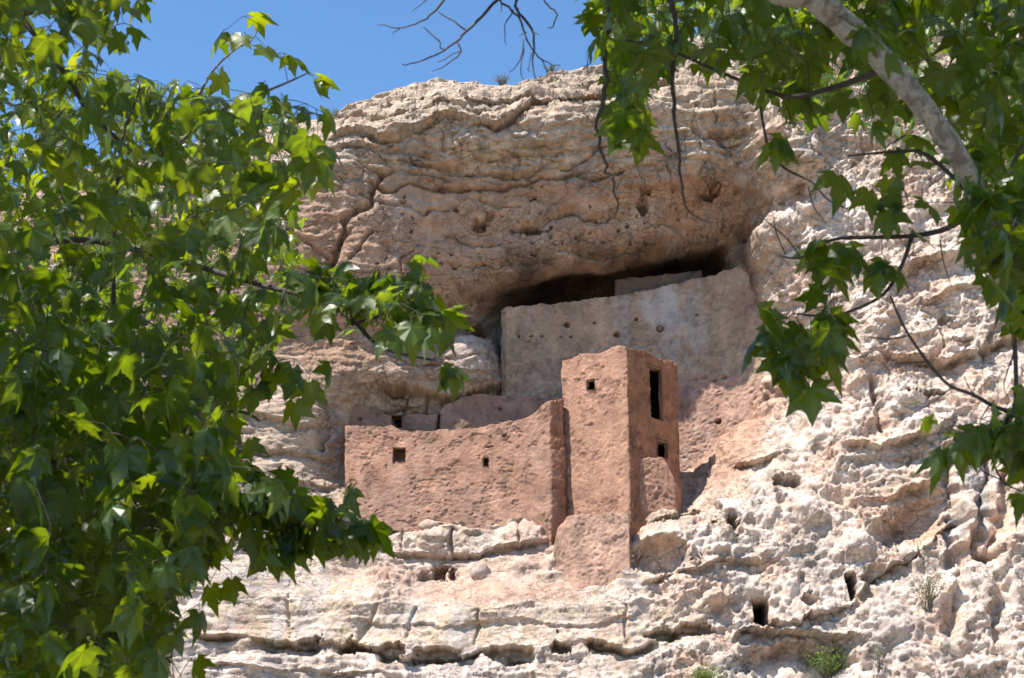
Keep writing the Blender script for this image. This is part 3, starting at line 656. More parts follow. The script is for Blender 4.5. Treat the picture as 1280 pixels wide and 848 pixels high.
# rear wall glimpsed above
rw = [(768,360,68.5),(880,360,68.3)]
ring_wall('rear_wall', dw, [xy(*p) for p in rw]+[(x, y+.5) for x, y in [xy(*p) for p in rw[::-1]]], [1, 0, 0, 0], top_interp([(768,349,68.5),(820,344,68.4),(880,337,68.3)]), bot_interp([(768,400,68.5),(880,390,68.3)]), M_ADOBE, tint((.20, .145, .11), 640), ds=.06, dz=.06, amp_stone=.02, seed=650, label='small dark wall behind the curved wall')  # wall colour darkened to stand in for the pocket's shade
# pink wall below upper wall, left
lw = [(549,520,67.4),(600,515,67.45),(715,515,67.5)]
f = [xy(*p) for p in lw]
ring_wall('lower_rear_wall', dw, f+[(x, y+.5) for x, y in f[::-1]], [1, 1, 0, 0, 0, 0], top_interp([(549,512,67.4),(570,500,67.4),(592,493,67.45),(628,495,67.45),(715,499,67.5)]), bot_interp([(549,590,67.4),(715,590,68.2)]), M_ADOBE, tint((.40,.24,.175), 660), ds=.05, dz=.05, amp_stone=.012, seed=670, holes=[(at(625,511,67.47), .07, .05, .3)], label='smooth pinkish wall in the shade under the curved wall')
lw = [(396,530,66.9),(470,530,67.0),(547,530,67.2)]
f = [xy(*p) for p in lw]
p, t = on_front(lw, 496, 527)
ring_wall('left_rear_wall', dw, f+[(x, y+.5) for x, y in f[::-1]], [1, 1, 0, 0, 0, 0], top_interp([(396,497,66.9),(410,500,66.9),(450,508,67.0),(476,513,67.0),(489,520,67.0),(503,520,67.1),(506,519,67.1),(547,517,67.2)]), bot_interp([(396,640,66.9),(547,640,67.2)]), M_ADOBE, tint((.34,.21,.155), 680), ds=.05, dz=.05, amp_stone=.015, seed=690, holes=[(at(450,524,67.0), .08, .07, .3)], openings=[(p, t, .42, .5, .9, 'window', 0)], label='shaded pinkish wall behind left end of the front wall')  # darker mud colour stands in for shade on this wall
# front wall with buttress end
fw = [(430,560,64.95),(520,560,64.6),(600,560,64.2),(660,560,63.85),(688,560,63.55)]
f = [xy(*p) for p in fw]; e1_ = xy(705.5, 560, 64.05); e2_ = xy(700, 560, 64.9)
ops = []
for (px, py, w_, h_, d_, k_) in [(499, 569, .50, .60, 1.5, 'window'), (607, 578, .20, .34, .8, 'window')]:
    p, t = on_front(fw, px, py); ops.append((p, t, w_, h_, d_, k_, 0))
hs = []
for (px, py, a, b) in [(630,545,.09,.07),(612,559,.18,.035),(536,640,.05,.04)]: p, t = on_front(fw, px, py); hs.append((p, a, b, .2))
fpoly = f+[e1_, e2_]+[(x+.05, y+.7) for x, y in f[::-1][1:]]
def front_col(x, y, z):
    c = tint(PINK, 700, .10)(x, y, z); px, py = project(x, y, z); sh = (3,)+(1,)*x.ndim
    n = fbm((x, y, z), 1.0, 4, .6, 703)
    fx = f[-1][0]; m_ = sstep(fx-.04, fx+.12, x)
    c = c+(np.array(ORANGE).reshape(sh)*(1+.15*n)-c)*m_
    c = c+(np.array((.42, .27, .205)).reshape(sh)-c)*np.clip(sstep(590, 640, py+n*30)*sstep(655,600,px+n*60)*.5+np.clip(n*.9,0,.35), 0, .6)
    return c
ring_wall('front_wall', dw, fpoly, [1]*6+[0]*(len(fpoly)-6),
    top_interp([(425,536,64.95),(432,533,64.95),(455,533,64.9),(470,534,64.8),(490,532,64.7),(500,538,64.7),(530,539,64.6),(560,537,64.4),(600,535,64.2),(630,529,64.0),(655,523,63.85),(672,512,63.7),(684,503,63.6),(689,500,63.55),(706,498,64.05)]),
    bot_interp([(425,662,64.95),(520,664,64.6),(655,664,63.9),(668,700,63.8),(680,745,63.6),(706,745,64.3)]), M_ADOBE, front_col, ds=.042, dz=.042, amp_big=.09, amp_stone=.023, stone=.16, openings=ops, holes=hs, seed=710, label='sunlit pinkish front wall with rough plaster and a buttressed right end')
# tower
c0 = xy(783, 432, 62.65); l0 = xy(700.5, 450, 64.45); r0 = xy(848, 456, 65.05); b0 = (l0[0]+r0[0]-c0[0], l0[1]+r0[1]-c0[1])
tw = [(700.5,450,64.45),(783,432,62.65)]; tr_ = [(783,432,62.65),(848,456,65.05)]
ops = []
p, t = on_front(tw, 738.5, 481); ops.append((p, t, .36, .42, 1.3, 'window', 1))
p, t = on_front(tr_, 820, 491); ops.append((p, t, .78, 2.25, 1.7, 'doorway', 3))
p, t = on_front(tr_, 828, 561); ops.append((p, t, .62, .70, 1.3, 'window', 3))
hs = []
p, t = on_front(tr_, 801, 560); hs.append((p, .08, .07, .25)); p, t = on_front(tw, 738, 531); hs.append((p, .12, .06, .08))
ztw = at(783, 432, 62.65)[2]
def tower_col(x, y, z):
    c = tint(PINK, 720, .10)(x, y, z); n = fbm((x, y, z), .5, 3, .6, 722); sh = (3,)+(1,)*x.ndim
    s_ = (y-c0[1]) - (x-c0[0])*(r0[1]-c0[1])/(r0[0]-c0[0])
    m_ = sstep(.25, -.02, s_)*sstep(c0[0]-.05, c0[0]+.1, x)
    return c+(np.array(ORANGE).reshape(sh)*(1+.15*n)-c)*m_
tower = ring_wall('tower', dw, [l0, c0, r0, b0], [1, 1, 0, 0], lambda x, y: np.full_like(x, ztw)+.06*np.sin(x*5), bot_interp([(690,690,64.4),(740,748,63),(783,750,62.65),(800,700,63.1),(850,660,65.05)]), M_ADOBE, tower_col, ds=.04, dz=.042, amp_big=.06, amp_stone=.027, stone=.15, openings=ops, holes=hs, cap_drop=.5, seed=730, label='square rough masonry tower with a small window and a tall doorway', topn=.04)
# rubble footing below tower
f = [xy(692,745,62.9), xy(722,745,62.3), xy(789,745,61.8), xy(792,745,62.8), xy(700,745,64.2)]
ring_wall('rubble_footing', dw, f, [1, 1, 1, 0, 1], top_interp([(690,690,62.9),(698,660,62.9),(708,648,62.7),(735,644,62.2),(783,641,61.9),(795,646,62.4)]), bot_interp([(680,765,62.5),(795,765,62)]), M_ADOBE, tint((.52,.33,.245), 740), ds=.042, dz=.045, amp_big=.08, amp_stone=.036, stone=.11, cap_drop=.05, seed=750, label='lumpy pinkish rubble footing under the tower')
# low block right of tower
f = [xy(797,600,63.1), xy(844,600,63.35), xy(850,600,64.9), xy(812,600,64.4)]
ring_wall('low_wall', dw, f, [1, 1, 0, 0], top_interp([(797,574,63.1),(815,572,63.15),(828,571,63.2),(834,580,63.3),(844,603,63.35),(852,612,64.8)]), bot_interp([(797,665,63.1),(850,655,63.3)]), M_ADOBE, tint(PINK, 760), ds=.042, dz=.045, amp_big=.05, amp_stone=.035, stone=.15, seed=770, topn=.03, label='short lit wall stub leaning against the tower')
# fallen stones in the crevice left of the curved wall
def stone(name, c, r, label, col=(.36, .26, .21), seed=0):
    n = 14; u = np.linspace(0, math.pi, n); w = np.linspace(0, 2*math.pi, 2*n, endpoint=False); U, Wv = np.meshgrid(u, w, indexing='ij')
    D = np.stack([np.sin(U)*np.cos(Wv), np.sin(U)*np.sin(Wv), np.cos(U)]); k = 1+.3*fbm(D*1.0+seed, .9, 3, .5, 800+seed)
    Vv = D*k*np.array([r[0], r[1], r[2]]).reshape(3, 1, 1)
    o = mesh_obj(name, Vv.reshape(3, -1).T, grid_faces(n, 2*n, wrap=True), M_ROCK, smooth=True, cols=np.tile(col, (Vv[0].size, 1)))
    o.location = c; tag(o, label, 'rock', 'loose rocks lodged in the ledges')
    return o
q = cliff_hit(590, 407); stone('loose_rock', tuple(q+[0, -.05, .12]), (.38, .3, .25), 'rounded brown rock in the dark crevice left of the curved wall', seed=1)
q = cliff_hit(575, 409); stone('loose_rock', tuple(q+[0, -.05, .1]), (.22, .2, .16), 'smaller brown rock lodged left of the rounded one in the crevice', seed=2)
q = cliff_hit(536, 655); stone('loose_rock', tuple(q+[0, .14, -0.06]), (.42, .25, .22), 'pale rounded boulder under the middle of the front wall', (.52, .38, .30), seed=3)
q = cliff_hit(600, 716); stone('loose_rock', tuple(q+[0, .15, 0]), (.35, .35, .4), 'pale lumpy rock on the ledge beside the small cave', (.52, .40, .33), seed=4)

# ------------------------------------------------------------------ LEAVES AND TREES
def leaf_shape(droop, cup, seed, stretch=1.0):
    r = random.Random(seed); O = (0, .42)
    lobes = [(-108, .62), (-52, .96), (0, 1.12), (52, .96), (108, .62)]
    sin_ = [(-150, .30), (-80, .46), (-26, .54), (26, .54), (80, .46), (150, .30)]
    v = [(0, .42, 0)]; f = []; c = [1.15]
    def add(a, rad, z, cc=1.0):
        a = R(a); x = math.sin(a)*rad*stretch; y = .42+math.cos(a)*rad
        v.append((x, y, z - droop*rad*rad - cup*abs(math.sin(a))*rad)); c.append(cc); return len(v)-1
    sid = [add(a, rad*r.uniform(.9, 1.1), .05) for a, rad in sin_]
    for i, (a, L) in enumerate(lobes):
        L *= r.uniform(.88, 1.1); a += r.uniform(-5, 5); w = 21+r.uniform(-3, 4)
        m = add(a, L*.55, -.015, 1.2); tip = add(a+r.uniform(-3, 3), L, -.01)
        s1 = add(a-w*1.05, L*.66, .02); t1 = add(a-w*.62, L*.70, .01); s2 = add(a+w*1.05, L*.64, .02); t2 = add(a+w*.62, L*.69, .01)
        f += [(0, sid[i], m), (sid[i], s1, m), (s1, t1, m), (t1, tip, m), (tip, t2, m), (t2, s2, m), (s2, sid[i+1], m), (sid[i+1], 0, m)]
    # petiole
    k = len(v); 
    for (x, y, z) in [(0, 0, 0), (0, .22, .05), (0, .44, 0)]:
        v += [(x-.013, y, z), (x+.013, y, z), (x, y, z-.022)]; c += [1.3]*3
    for a in (0, 3):
        for j in range(3): f.append((k+a+j, k+a+(j+1) % 3, k+a+3+(j+1) % 3)); f.append((k+a+j, k+a+3+(j+1) % 3, k+a+3+j))
    return np.array(v), f, np.array(c)
LV = [leaf_shape(d, c_, i, s_) for i, (d, c_, s_) in enumerate([(.18, .05, 1), (.38, .12, .95), (.10, .30, .9), (.55, .0, 1), (.30, -.10, 1.0), (.22, .42, .8), (-.05, .1, 1.05), (.45, .25, .85), (.75, .1, .85), (.6, .5, .7)])]
LEAF_TINT = [(.8, .85, .7), (1, 1, 1), (1.15, 1.08, 1.0), (1.75, 1.45, 1.0)]
leaf_me = []
for i, (v, f, c) in enumerate(LV):
    for j, tcol in enumerate(LEAF_TINT):
        me = bpy.data.meshes.new('leaf'); me.from_pydata(v.tolist(), [], f)
        a = me.color_attributes.new('Col', 'FLOAT_COLOR', 'POINT'); cc = np.ones((len(v), 4), np.float32); cc[:, :3] = c[:, None]*np.array(tcol)
        a.data.foreach_set('color', cc.ravel()); me.materials.append(M_LEAF); leaf_me.append(me)
def leaf_rot(rnd, dirn=None, e=None):
    az = rnd.uniform(0, 2*math.pi) if dirn is None else dirn; e = R(rnd.uniform(8, 78)) if e is None else R(e)
    d = Vector((math.cos(az)*math.cos(e), math.sin(az)*math.cos(e), -math.sin(e)))
    n = Vector((0, 0, 1)); n = (n-d*n.dot(d)).normalized(); n = Quaternion(d, R(rnd.gauss(0, 32))) @ n
    x = d.cross(n).normalized(); return Matrix((x, d, n)).transposed()
def in_poly(px, py, poly):
    c = False; j = len(poly)-1
    for i in range(len(poly)):
        xi, yi = poly[i]; xj, yj = poly[j]
        if (yi > py) != (yj > py) and px < (xj-xi)*(py-yi)/(yj-yi)+xi: c = not c
        j = i
    return c
def smooth_path(pts, k=4):
    pts = [np.asarray(p, float) for p in pts]; out = []
    for i in range(len(pts)-1):
        p0 = pts[max(i-1, 0)]; p1 = pts[i]; p2 = pts[i+1]; p3 = pts[min(i+2, len(pts)-1)]
        for j in range(k):
            t = j/k; out.append(.5*((2*p1)+(-p0+p2)*t+(2*p0-5*p1+4*p2-p3)*t*t+(-p0+3*p1-3*p2+p3)*t**3))
    out.append(pts[-1]); return out
class Tree:
    def __init__(s, loc, label, seed):
        s.root = empty('sycamore_tree', loc, label, 'tree'); s.rnd = random.Random(seed); s.nodes = []; s.leaves = []; s.tw_v = []; s.tw_f = []; s.ntw = 0
    def branch(s, name, pts, r0, r1, mat, world=False, sides=7, jit=0.0, k=4, reg=True):
        P = [np.array(p, float) if world else at(*p) for p in pts]; P = smooth_path(P, k)
        if jit: P = [p+np.array([s.rnd.gauss(0, jit) for _ in range(3)]) for p in P]
        n = len(P); rad = [r0+(r1-r0)*(i/(n-1)) for i in range(n)]; rad = [q*(1+s.rnd.uniform(-.08, .08)) for q in rad]
        o = tube(name, P, rad, mat, s.root, sides)
        if reg: s.nodes += P
        return o
    def scatter(s, poly, n, yr, size=(.115, .16), cull=None, elev=None):
        xs = [p[0] for p in poly]; ys = [p[1] for p in poly]; k = 0; tries = 0
        while k < n and tries < n*30:
            tries += 1
            px = s.rnd.uniform(min(xs), max(xs)); py = s.rnd.uniform(min(ys), max(ys))
            if not in_poly(px, py, poly) or (cull and s.rnd.random() > cull(px, py)): continue
            Y = s.rnd.uniform(*yr); s.leaf(at(px, py, Y), s.rnd.uniform(*size)); k += 1
    def leaf(s, p, size, az=None, e=None):
        s.leaves.append((np.array(p, float), size*1.04, leaf_rot(s.rnd, az, e), s.rnd.randrange(len(LV))*len(LEAF_TINT)+s.rnd.choice(([2, 3, 1, 1] if project(*p)[1] < 330 and project(*p)[0] < 450 and p[2] < 9 else [0, 1, 1, 2]))))  # upper-left leaves get brighter, yellower tints: sunlit glow put into their colour
    def finish(s, reach=.32, twig_mat=M_TWIG):
        nodes = np.array(s.nodes); order = sorted(range(len(s.leaves)), key=lambda i: np.min(np.linalg.norm(nodes-s.leaves[i][0], axis=1)))
        nl = list(s.nodes); arr = np.array(nl)
        for i in order:
            p, size, rot, kind = s.leaves[i]
            # petiole start = p minus half a leaf along its direction
            d = np.array(rot.col[1]); st = p-d*size*.8
            dist = np.linalg.norm(arr-st, axis=1); j = int(np.argmin(dist)); q = arr[j]; L = dist[j]
            if L > .03:
                mid = (q+st)/2+np.array([s.rnd.gauss(0, .06)*L, s.rnd.gauss(0, .06)*L, .10*L]); m = 4 if L < .5 else 7
                pts = [(1-t)**2*q+2*t*(1-t)*mid+t*t*st for t in np.linspace(0, 1, m)]
                if L > .5: pts = [pts[0]]+[a+np.array([s.rnd.gauss(0, .012) for _ in range(3)]) for a in pts[1:-1]]+[pts[-1]]
                rr = min(.010, .0022+.004*L); vs, fs = tube_mesh(pts, list(np.linspace(rr, .0022, m)), 4, cap=False)
                s.tw_f += [[a+s.ntw for a in ff] for ff in fs]; s.tw_v += vs; s.ntw += len(vs)
                if L > .12: arr = np.vstack([arr, np.array(pts[1:])])
            s.leaves[i] = (st, size, rot, kind)
        if s.tw_v: mesh_obj('twigs', s.tw_v, s.tw_f, twig_mat, s.root, smooth=True)['kind'] = 'stuff'
        # which leaves show largest
        sc = []
        for i, (p, size, rot, kind) in enumerate(s.leaves):
            px, py = project(*p); d = np.linalg.norm(p-np.array([0, 0, CAMZ]))
            inside = -15 < px < 1295 and -15 < py < 863
            sc.append(size/d if inside else -1)
        idx = sorted(range(len(sc)), key=lambda i: -sc[i]); top = [i for i in idx[:300] if sc[i] > 0]; rest = [i for i in range(len(sc)) if i not in set(top)]
        loc = world_loc(s.root)
        for i in top:
            p, size, rot, kind = s.leaves[i]
            o = bpy.data.objects.new('leaf', leaf_me[kind]); COL.objects.link(o); o.parent = s.root
            o.matrix_local = Matrix.Translation(Vector(p)-loc) @ rot.to_4x4() @ Matrix.Scale(size, 4)
        V_ = []; F_ = []; C_ = []; k = 0
        for i in rest:
            p, size, rot, kind = s.leaves[i]; v, f, c = LV[kind//len(LEAF_TINT)]
            V_.append(v*size @ np.array(rot).T + p); F_.append(np.array(f)+k); C_.append(c[:, None]*np.array(LEAF_TINT[kind % len(LEAF_TINT)])); k += len(v)
        if V_: mesh_obj('foliage', np.concatenate(V_), np.concatenate(F_), M_LEAF, s.root, cols=np.concatenate(C_))['kind'] = 'stuff'
# ---- left tree
T1 = Tree((-6.2, 8.2, 0), 'leafy green sycamore filling the left side in front of the cliff', 5)
T1.branch('trunk', [(-6.2,8.2,-.3),(-6.1,8.3,1.5),(-5.9,8.6,3.2),(-5.7,8.9,5.0),(-5.6,9.2,7.0),(-5.2,9.4,9.5)], .34, .14, M_BARK, world=True, sides=14)
T1.branch('limb', [(-5.9,8.6,3.2),(-4.5,9.2,3.6),tuple(at(-20,600,10)),tuple(at(60,575,10.2)),tuple(at(140,560,10.4)),tuple(at(220,585,10.4))], .10, .03, M_TWIGP, world=True, sides=9)
T1.branch('limb', [(-5.7,8.9,5.0),(-4.5,9.4,5.2),tuple(at(-20,330,10.5)),tuple(at(90,300,10.6)),tuple(at(200,320,10.4)),tuple(at(320,355,10.0)),tuple(at(400,375,9.7)),tuple(at(440,400,9.5)),tuple(at(470,430,9.4)),tuple(at(500,442,9.3)),tuple(at(540,450,9.3))], .030, .006, M_TWIG, world=True, sides=8)
T1.branch('branch', [tuple(at(440,405,9.5)),tuple(at(475,395,9.4)),tuple(at(520,370,9.3)),tuple(at(548,400,9.2))], .012, .006, M_TWIG, world=True, sides=6)
T1.branch('branch', [tuple(at(142,390,9.5)),tuple(at(143,300,9.6)),tuple(at(148,210,9.7)),tuple(at(155,165,9.8)),tuple(at(172,120,9.8)),tuple(at(175,100,9.9))], .015, .005, M_TWIG, world=True, sides=6)
T1.branch('branch', [tuple(at(20,15,9)),tuple(at(60,65,9)),tuple(at(90,105,9.1)),tuple(at(110,140,9.3)),tuple(at(148,175,9.6))], .018, .014, M_TWIG, world=True, sides=6)
T1.branch('branch', [tuple(at(150,225,9.7)),tuple(at(215,185,9.8)),tuple(at(265,145,9.8)),tuple(at(320,120,9.9)),tuple(at(360,103,10)),tuple(at(388,90,10))], .018, .004, M_TWIGP, world=True, sides=6)
T1.branch('branch', [tuple(at(235,150,9.8)),tuple(at(262,95,9.8)),tuple(at(290,65,9.8)),tuple(at(315,50,9.9)),tuple(at(324,32,9.9))], .010, .003, M_TWIGP, world=True, sides=6)
T1.branch('branch', [(-5.6,9.2,7.0),(-4.5,9.3,7.4),tuple(at(-30,20,9.5)),tuple(at(60,10,9.5)),tuple(at(120,-5,9.4))], .05, .012, M_TWIG, world=True, sides=7)
T1.branch('branch', [tuple(at(60,575,10.2)),tuple(at(150,640,9.4)),tuple(at(250,640,8.8)),tuple(at(330,620,8.6)),tuple(at(400,640,8.5)),tuple(at(450,660,8.5))], .025, .006, M_TWIG, world=True, sides=6)
T1.branch('branch', [tuple(at(0,700,9)),tuple(at(50,590,9)),tuple(at(55,660,8.8)),tuple(at(62,740,8.7)),tuple(at(85,848,8.6)),tuple(at(90,900,8.6))], .012, .01, M_TWIGP, world=True, sides=6)
T1.branch('branch', [tuple(at(220,585,10.4)),tuple(at(240,520,9.6)),tuple(at(300,515,9.2)),tuple(at(325,527,9.2))], .016, .005, M_TWIG, world=True, sides=6)
T1.branch('branch', [tuple(at(355,365,9.8)),tuple(at(345,410,9.6)),tuple(at(325,445,9.5)),tuple(at(300,470,9.5))], .010, .004, M_TWIG, world=True, sides=5)
left_poly = [(-60,-40),(165,-40),(170,15),(150,60),(140,80),(170,125),(215,125),(245,105),(300,105),(340,105),(372,120),(388,140),(400,185),(395,210),(372,240),(378,280),(360,310),(345,335),(400,355),(470,365),(520,365),(552,400),(545,425),(510,430),(455,412),(400,410),(372,405),(352,420),(348,455),(300,470),(265,490),(275,540),(300,590),(345,605),(380,625),(350,650),(300,650),(285,690),(255,720),(215,740),(200,790),(225,900),(-60,900)]
def dens(px, py):
    d = 1.0
    if py < 120 and px > 120: d = .5
    if px > 400: d = .9
    return d
T1.scatter(left_poly, 1300, (7.6, 10.8), (.085, .17), dens)
T1.scatter([(-40,60),(150,90),(230,110),(340,120),(380,160),(380,330),(330,420),(300,520),(250,700),(200,860),(-40,860)], 2300, (12, 20), (.09, .16))
T1.scatter([(380,335),(470,345),(530,350),(560,395),(545,420),(500,405),(440,395),(380,400)], 70, (9, 9.8), (.12, .155))
T1.scatter([(300,590),(400,600),(470,650),(490,690),(400,700),(300,700)], 26, (8.3, 8.8), (.13, .17))
T1.scatter([(330,620),(440,640),(470,680),(400,690),(330,690)], 24, (8.4, 9), (.13, .16))
T1.scatter([(-60,430),(270,430),(300,520),(260,700),(200,780),(215,900),(-60,900)], 600, (7.5, 11), (.13, .17))
for px, py, Y, sz, az, e in [(328,22,9.9,.15,.3,-5),(268,48,9.9,.15,2.6,20),(297,52,9.8,.13,4.0,60),(335,68,9.9,.14,5.6,60),(372,72,9.9,.15,.2,10),(412,100,10,.15,.1,15),(392,108,10,.13,4.9,60),(188,98,9.8,.13,.4,5),(172,10,9.4,.15,.2,0),(175,38,9.4,.14,0,25),(150,55,9.3,.14,.3,40),(415,150,9.7,.15,.1,35),(410,185,9.6,.17,5.5,40),(405,210,9.5,.17,5.2,45),(388,235,9.5,.14,4.8,65),(536,320,9.4,.145,.8,-10),(530,330,9.4,.12,5.6,20),(478,345,9.3,.14,1.4,-35),(570,400,9.2,.16,.5,10),(563,385,9.2,.16,.9,-30),(555,425,9.2,.14,5.0,50),(552,470,9.2,.14,4.7,72),(585,468,9.2,.13,.2,35),(570,478,9.2,.14,5.2,70),(525,365,9.2,.15,5.4,45),(415,470,9.3,.16,4.9,60),(385,490,9.3,.14,4.7,75),(365,475,9.1,.17,4.7,78),(340,480,9.0,.17,4.8,75),(368,515,9.1,.13,4.9,80),(318,500,9.0,.17,4.7,72),(312,560,9.0,.12,4.8,70),(420,655,8.5,.17,5.0,65),(455,665,8.5,.15,5.2,55),(478,672,8.5,.17,.1,45),(450,672,8.5,.15,4.7,75),(395,680,8.5,.17,4.8,75),(370,672,8.5,.16,4.6,70),(345,690,8.5,.17,4.7,70),(385,630,8.6,.16,.3,30),(350,640,8.6,.17,.2,35),(310,660,8.6,.17,4.5,60),(280,640,8.6,.17,3.5,40),(430,640,8.6,.15,5.5,30),(290,735,8.9,.13,5.0,60),(250,780,9,.14,5.2,70),(262,745,9,.12,4.8,70),(245,835,9,.14,5,50),(215,800,9,.15,4.5,70)]:
    T1.leaf(at(px, py, Y), sz*1.02, az, e)
# canopy above and to the left of the frame (it shades the lower leaves)
def canopy(T, n, c, r, size=(.12, .17)):
    k = 0; t = 0
    while k < n and t < n*20:
        t += 1
        v = np.array([T.rnd.gauss(0, 1) for _ in range(3)]); v /= np.linalg.norm(v); v *= T.rnd.random()**(1/3)
        p = np.array(c)+v*np.array(r); px, py = project(*p)
        if p[1] > .5 and -60 < px < 1340 and -60 < py < 920: continue
        T.leaf(p, T.rnd.uniform(*size)); k += 1
canopy(T1, 1500, (-4.6, 7.6, 8.6), (2.9, 3.0, 2.3)); canopy(T1, 1400, (-5.2, 7.6, 5.2), (1.6, 2.6, 2.2))
T1.finish()
# ---- right tree
T2 = Tree((3.6, 4.4, 0), 'sycamore with thick pale mottled limb crossing the upper right corner', 9)
T2.branch('trunk', [(3.6,4.4,-.3),(3.6,4.4,2),(3.45,4.45,4.4),(3.2,4.6,6.2),(3.1,4.8,8.5)], .33, .18, M_BARK, world=True, sides=16)
T2.branch('limb', [(3.3,4.55,5.6),(2.6,5.2,6.7),(1.7,6.2,6.95),tuple(at(965,-45,7.1)),tuple(at(1015,-5,7.2)),tuple(at(1066,40,7.3)),tuple(at(1115,88,7.4)),tuple(at(1165,148,7.5)),tuple(at(1200,200,7.6)),tuple(at(1228,258,7.8)),tuple(at(1250,330,8.0)),tuple(at(1290,420,8.2))], .088, .04, M_BARK, world=True, sides=18, k=5)
T2.branch('branch', [tuple(at(1228,258,7.8)),tuple(at(1185,285,7.9)),tuple(at(1140,295,8)),tuple(at(1090,297,8)),tuple(at(1040,300,8)),tuple(at(1000,322,8)),tuple(at(975,320,8))], .018, .004, M_TWIG, world=True)
T2.branch('branch', [tuple(at(1140,295,8)),tuple(at(1128,330,8)),tuple(at(1110,362,8)),tuple(at(1085,380,8)),tuple(at(1040,395,8)),tuple(at(990,392,8))], .012, .005, M_TWIG, world=True)
T2.branch('branch', [tuple(at(1250,330,8)),tuple(at(1265,400,8)),tuple(at(1270,470,8)),tuple(at(1268,505,8)),tuple(at(1258,530,8))], .016, .008, M_TWIG, world=True)
T2.branch('branch', [tuple(at(1113,370,8)),tuple(at(1128,405,8)),tuple(at(1150,440,8)),tuple(at(1172,468,8)),tuple(at(1190,484,8)),tuple(at(1215,493,8)),tuple(at(1240,507,8)),tuple(at(1262,515,8))], .006, .012, M_TWIG, world=True)
T2.branch('branch', [tuple(at(1160,452,8)),tuple(at(1120,455,8)),tuple(at(1086,421,8)),tuple(at(1135,421,8))][:2], .005, .003, M_TWIG, world=True)
T2.branch('branch', [tuple(at(1135,420,8)),tuple(at(1110,424,8)),tuple(at(1085,421,8))], .005, .003, M_TWIG, world=True)
T2.branch('branch', [tuple(at(1262,515,8)),tuple(at(1240,560,8)),tuple(at(1252,600,8)),tuple(at(1278,615,8))], .006, .004, M_TWIG, world=True)
T2.branch('branch', [tuple(at(985,-8,7.2)),tuple(at(900,-40,7.5)),tuple(at(820,-40,7.8)),tuple(at(765,-25,8)),tuple(at(758,40,8)),tuple(at(757,100,8)),tuple(at(749,150,8)),tuple(at(752,190,8)),tuple(at(764,222,8)),tuple(at(771,262,8))], .024, .004, M_TWIG, world=True, k=5, jit=.009)
T2.branch('twig', [tuple(at(764,222,8)),tuple(at(770,235,8)),tuple(at(778,222,8))], .004, .002, M_TWIG, world=True)
T2.branch('branch', [tuple(at(820,-40,7.8)),tuple(at(843,20,7.9)),tuple(at(841,100,8)),tuple(at(843,150,8)),tuple(at(850,200,8)),tuple(at(853,235,8)),tuple(at(860,262,8)),tuple(at(883,277,8))], .016, .003, M_TWIG, world=True, jit=.004)
T2.branch('twig', [tuple(at(847,185,8)),tuple(at(856,190,8)),tuple(at(856,170,8))], .004, .002, M_TWIG, world=True)
T2.branch('twig', [tuple(at(860,262,8)),tuple(at(858,275,8))], .003, .002, M_TWIG, world=True)
T2.branch('branch', [tuple(at(1110,85,7.4)),tuple(at(1040,110,7.8)),tuple(at(980,120,8)),tuple(at(900,90,8.1)),tuple(at(830,60,8.1)),tuple(at(780,50,8.1))], .018, .005, M_TWIG, world=True)
T2.branch('branch', [tuple(at(950,130,8)),tuple(at(962,190,8)),tuple(at(985,213,8)),tuple(at(1015,228,8)),tuple(at(1035,250,8)),tuple(at(1060,262,8))], .008, .004, M_TWIG, world=True)
T2.branch('branch', [tuple(at(1228,258,7.8)),tuple(at(1160,195,8)),tuple(at(1120,190,8.2)),tuple(at(1060,195,8.3))], .014, .006, M_TWIG, world=True)
T2.branch('branch', [tuple(at(1290,170,9)),tuple(at(1270,200,9)),tuple(at(1262,250,9)),tuple(at(1300,330,9))], .02, .014, M_TWIGP, world=True)
# small bare twigs hanging against the rock
for pl in [[(1010,232),(1018,260),(1030,275)],[(1000,322),(985,300),(962,280),(950,268)],[(982,318),(970,290),(966,265)],[(1240,507),(1215,490),(1205,470)],[(1236,508),(1225,530),(1245,545)],[(1268,440),(1255,480),(1262,500)],[(1190,484),(1170,500),(1150,512)],[(1175,300),(1180,330),(1190,360)],[(1252,600),(1230,590),(1215,575)]]:
    T2.branch('twig', [tuple(at(a, b, 8)) for a, b in pl], .0045, .002, M_TWIG, world=True, sides=5)
# bare branches against the sky
TW = [([(700,-60),(640,-30),(580,-25),(556,0),(539,18),(519,30),(500,35),(473,31)], .012, .0025),([(500,35),(491,43)], .004, .002),([(560,-22),(530,2),(517,13)],.005,.002),
 ([(760,-70),(700,-45),(640,-18),(623,0),(602,21),(584,38),(569,54),(546,68),(519,78),(503,81)], .014, .003),([(548,15),(566,26),(584,38)],.003,.006),([(529,33),(547,50),(552,61),(556,64)],.003,.005),([(540,44),(552,52)],.003,.003),([(573,54),(576,67),(560,80),(541,90)],.006,.002),([(576,64),(562,70),(548,80)],.004,.002),
 ([(700,-45),(660,-22),(625,0),(642,15),(655,36),(658,50),(668,66),(685,79),(701,82)], .010, .0025),([(680,-30),(645,0),(650,16),(665,36),(668,60),(665,76),(668,96),(678,106)], .012, .002),([(642,13),(630,36),(632,56)],.005,.002),([(720,-40),(681,0),(694,13),(691,33),(685,35)],.007,.003),([(655,50),(651,73),(638,91)],.005,.002),([(655,60),(652,85),(653,100)],.004,.002),([(668,66),(680,80),(684,94)],.004,.002),([(668,60),(660,84),(662,90)],.003,.002),([(658,40),(648,45)],.003,.002),([(665,40),(673,44)],.003,.002),([(753,30),(742,60),(738,78),(728,84)],.006,.002),([(742,60),(735,70),(733,86)],.004,.002),([(626,4),(628,16)],.003,.002)]
dead = [tuple(at(a, b, 8.6)) for a, b in [(900,-60),(820,-72),(760,-70)]]
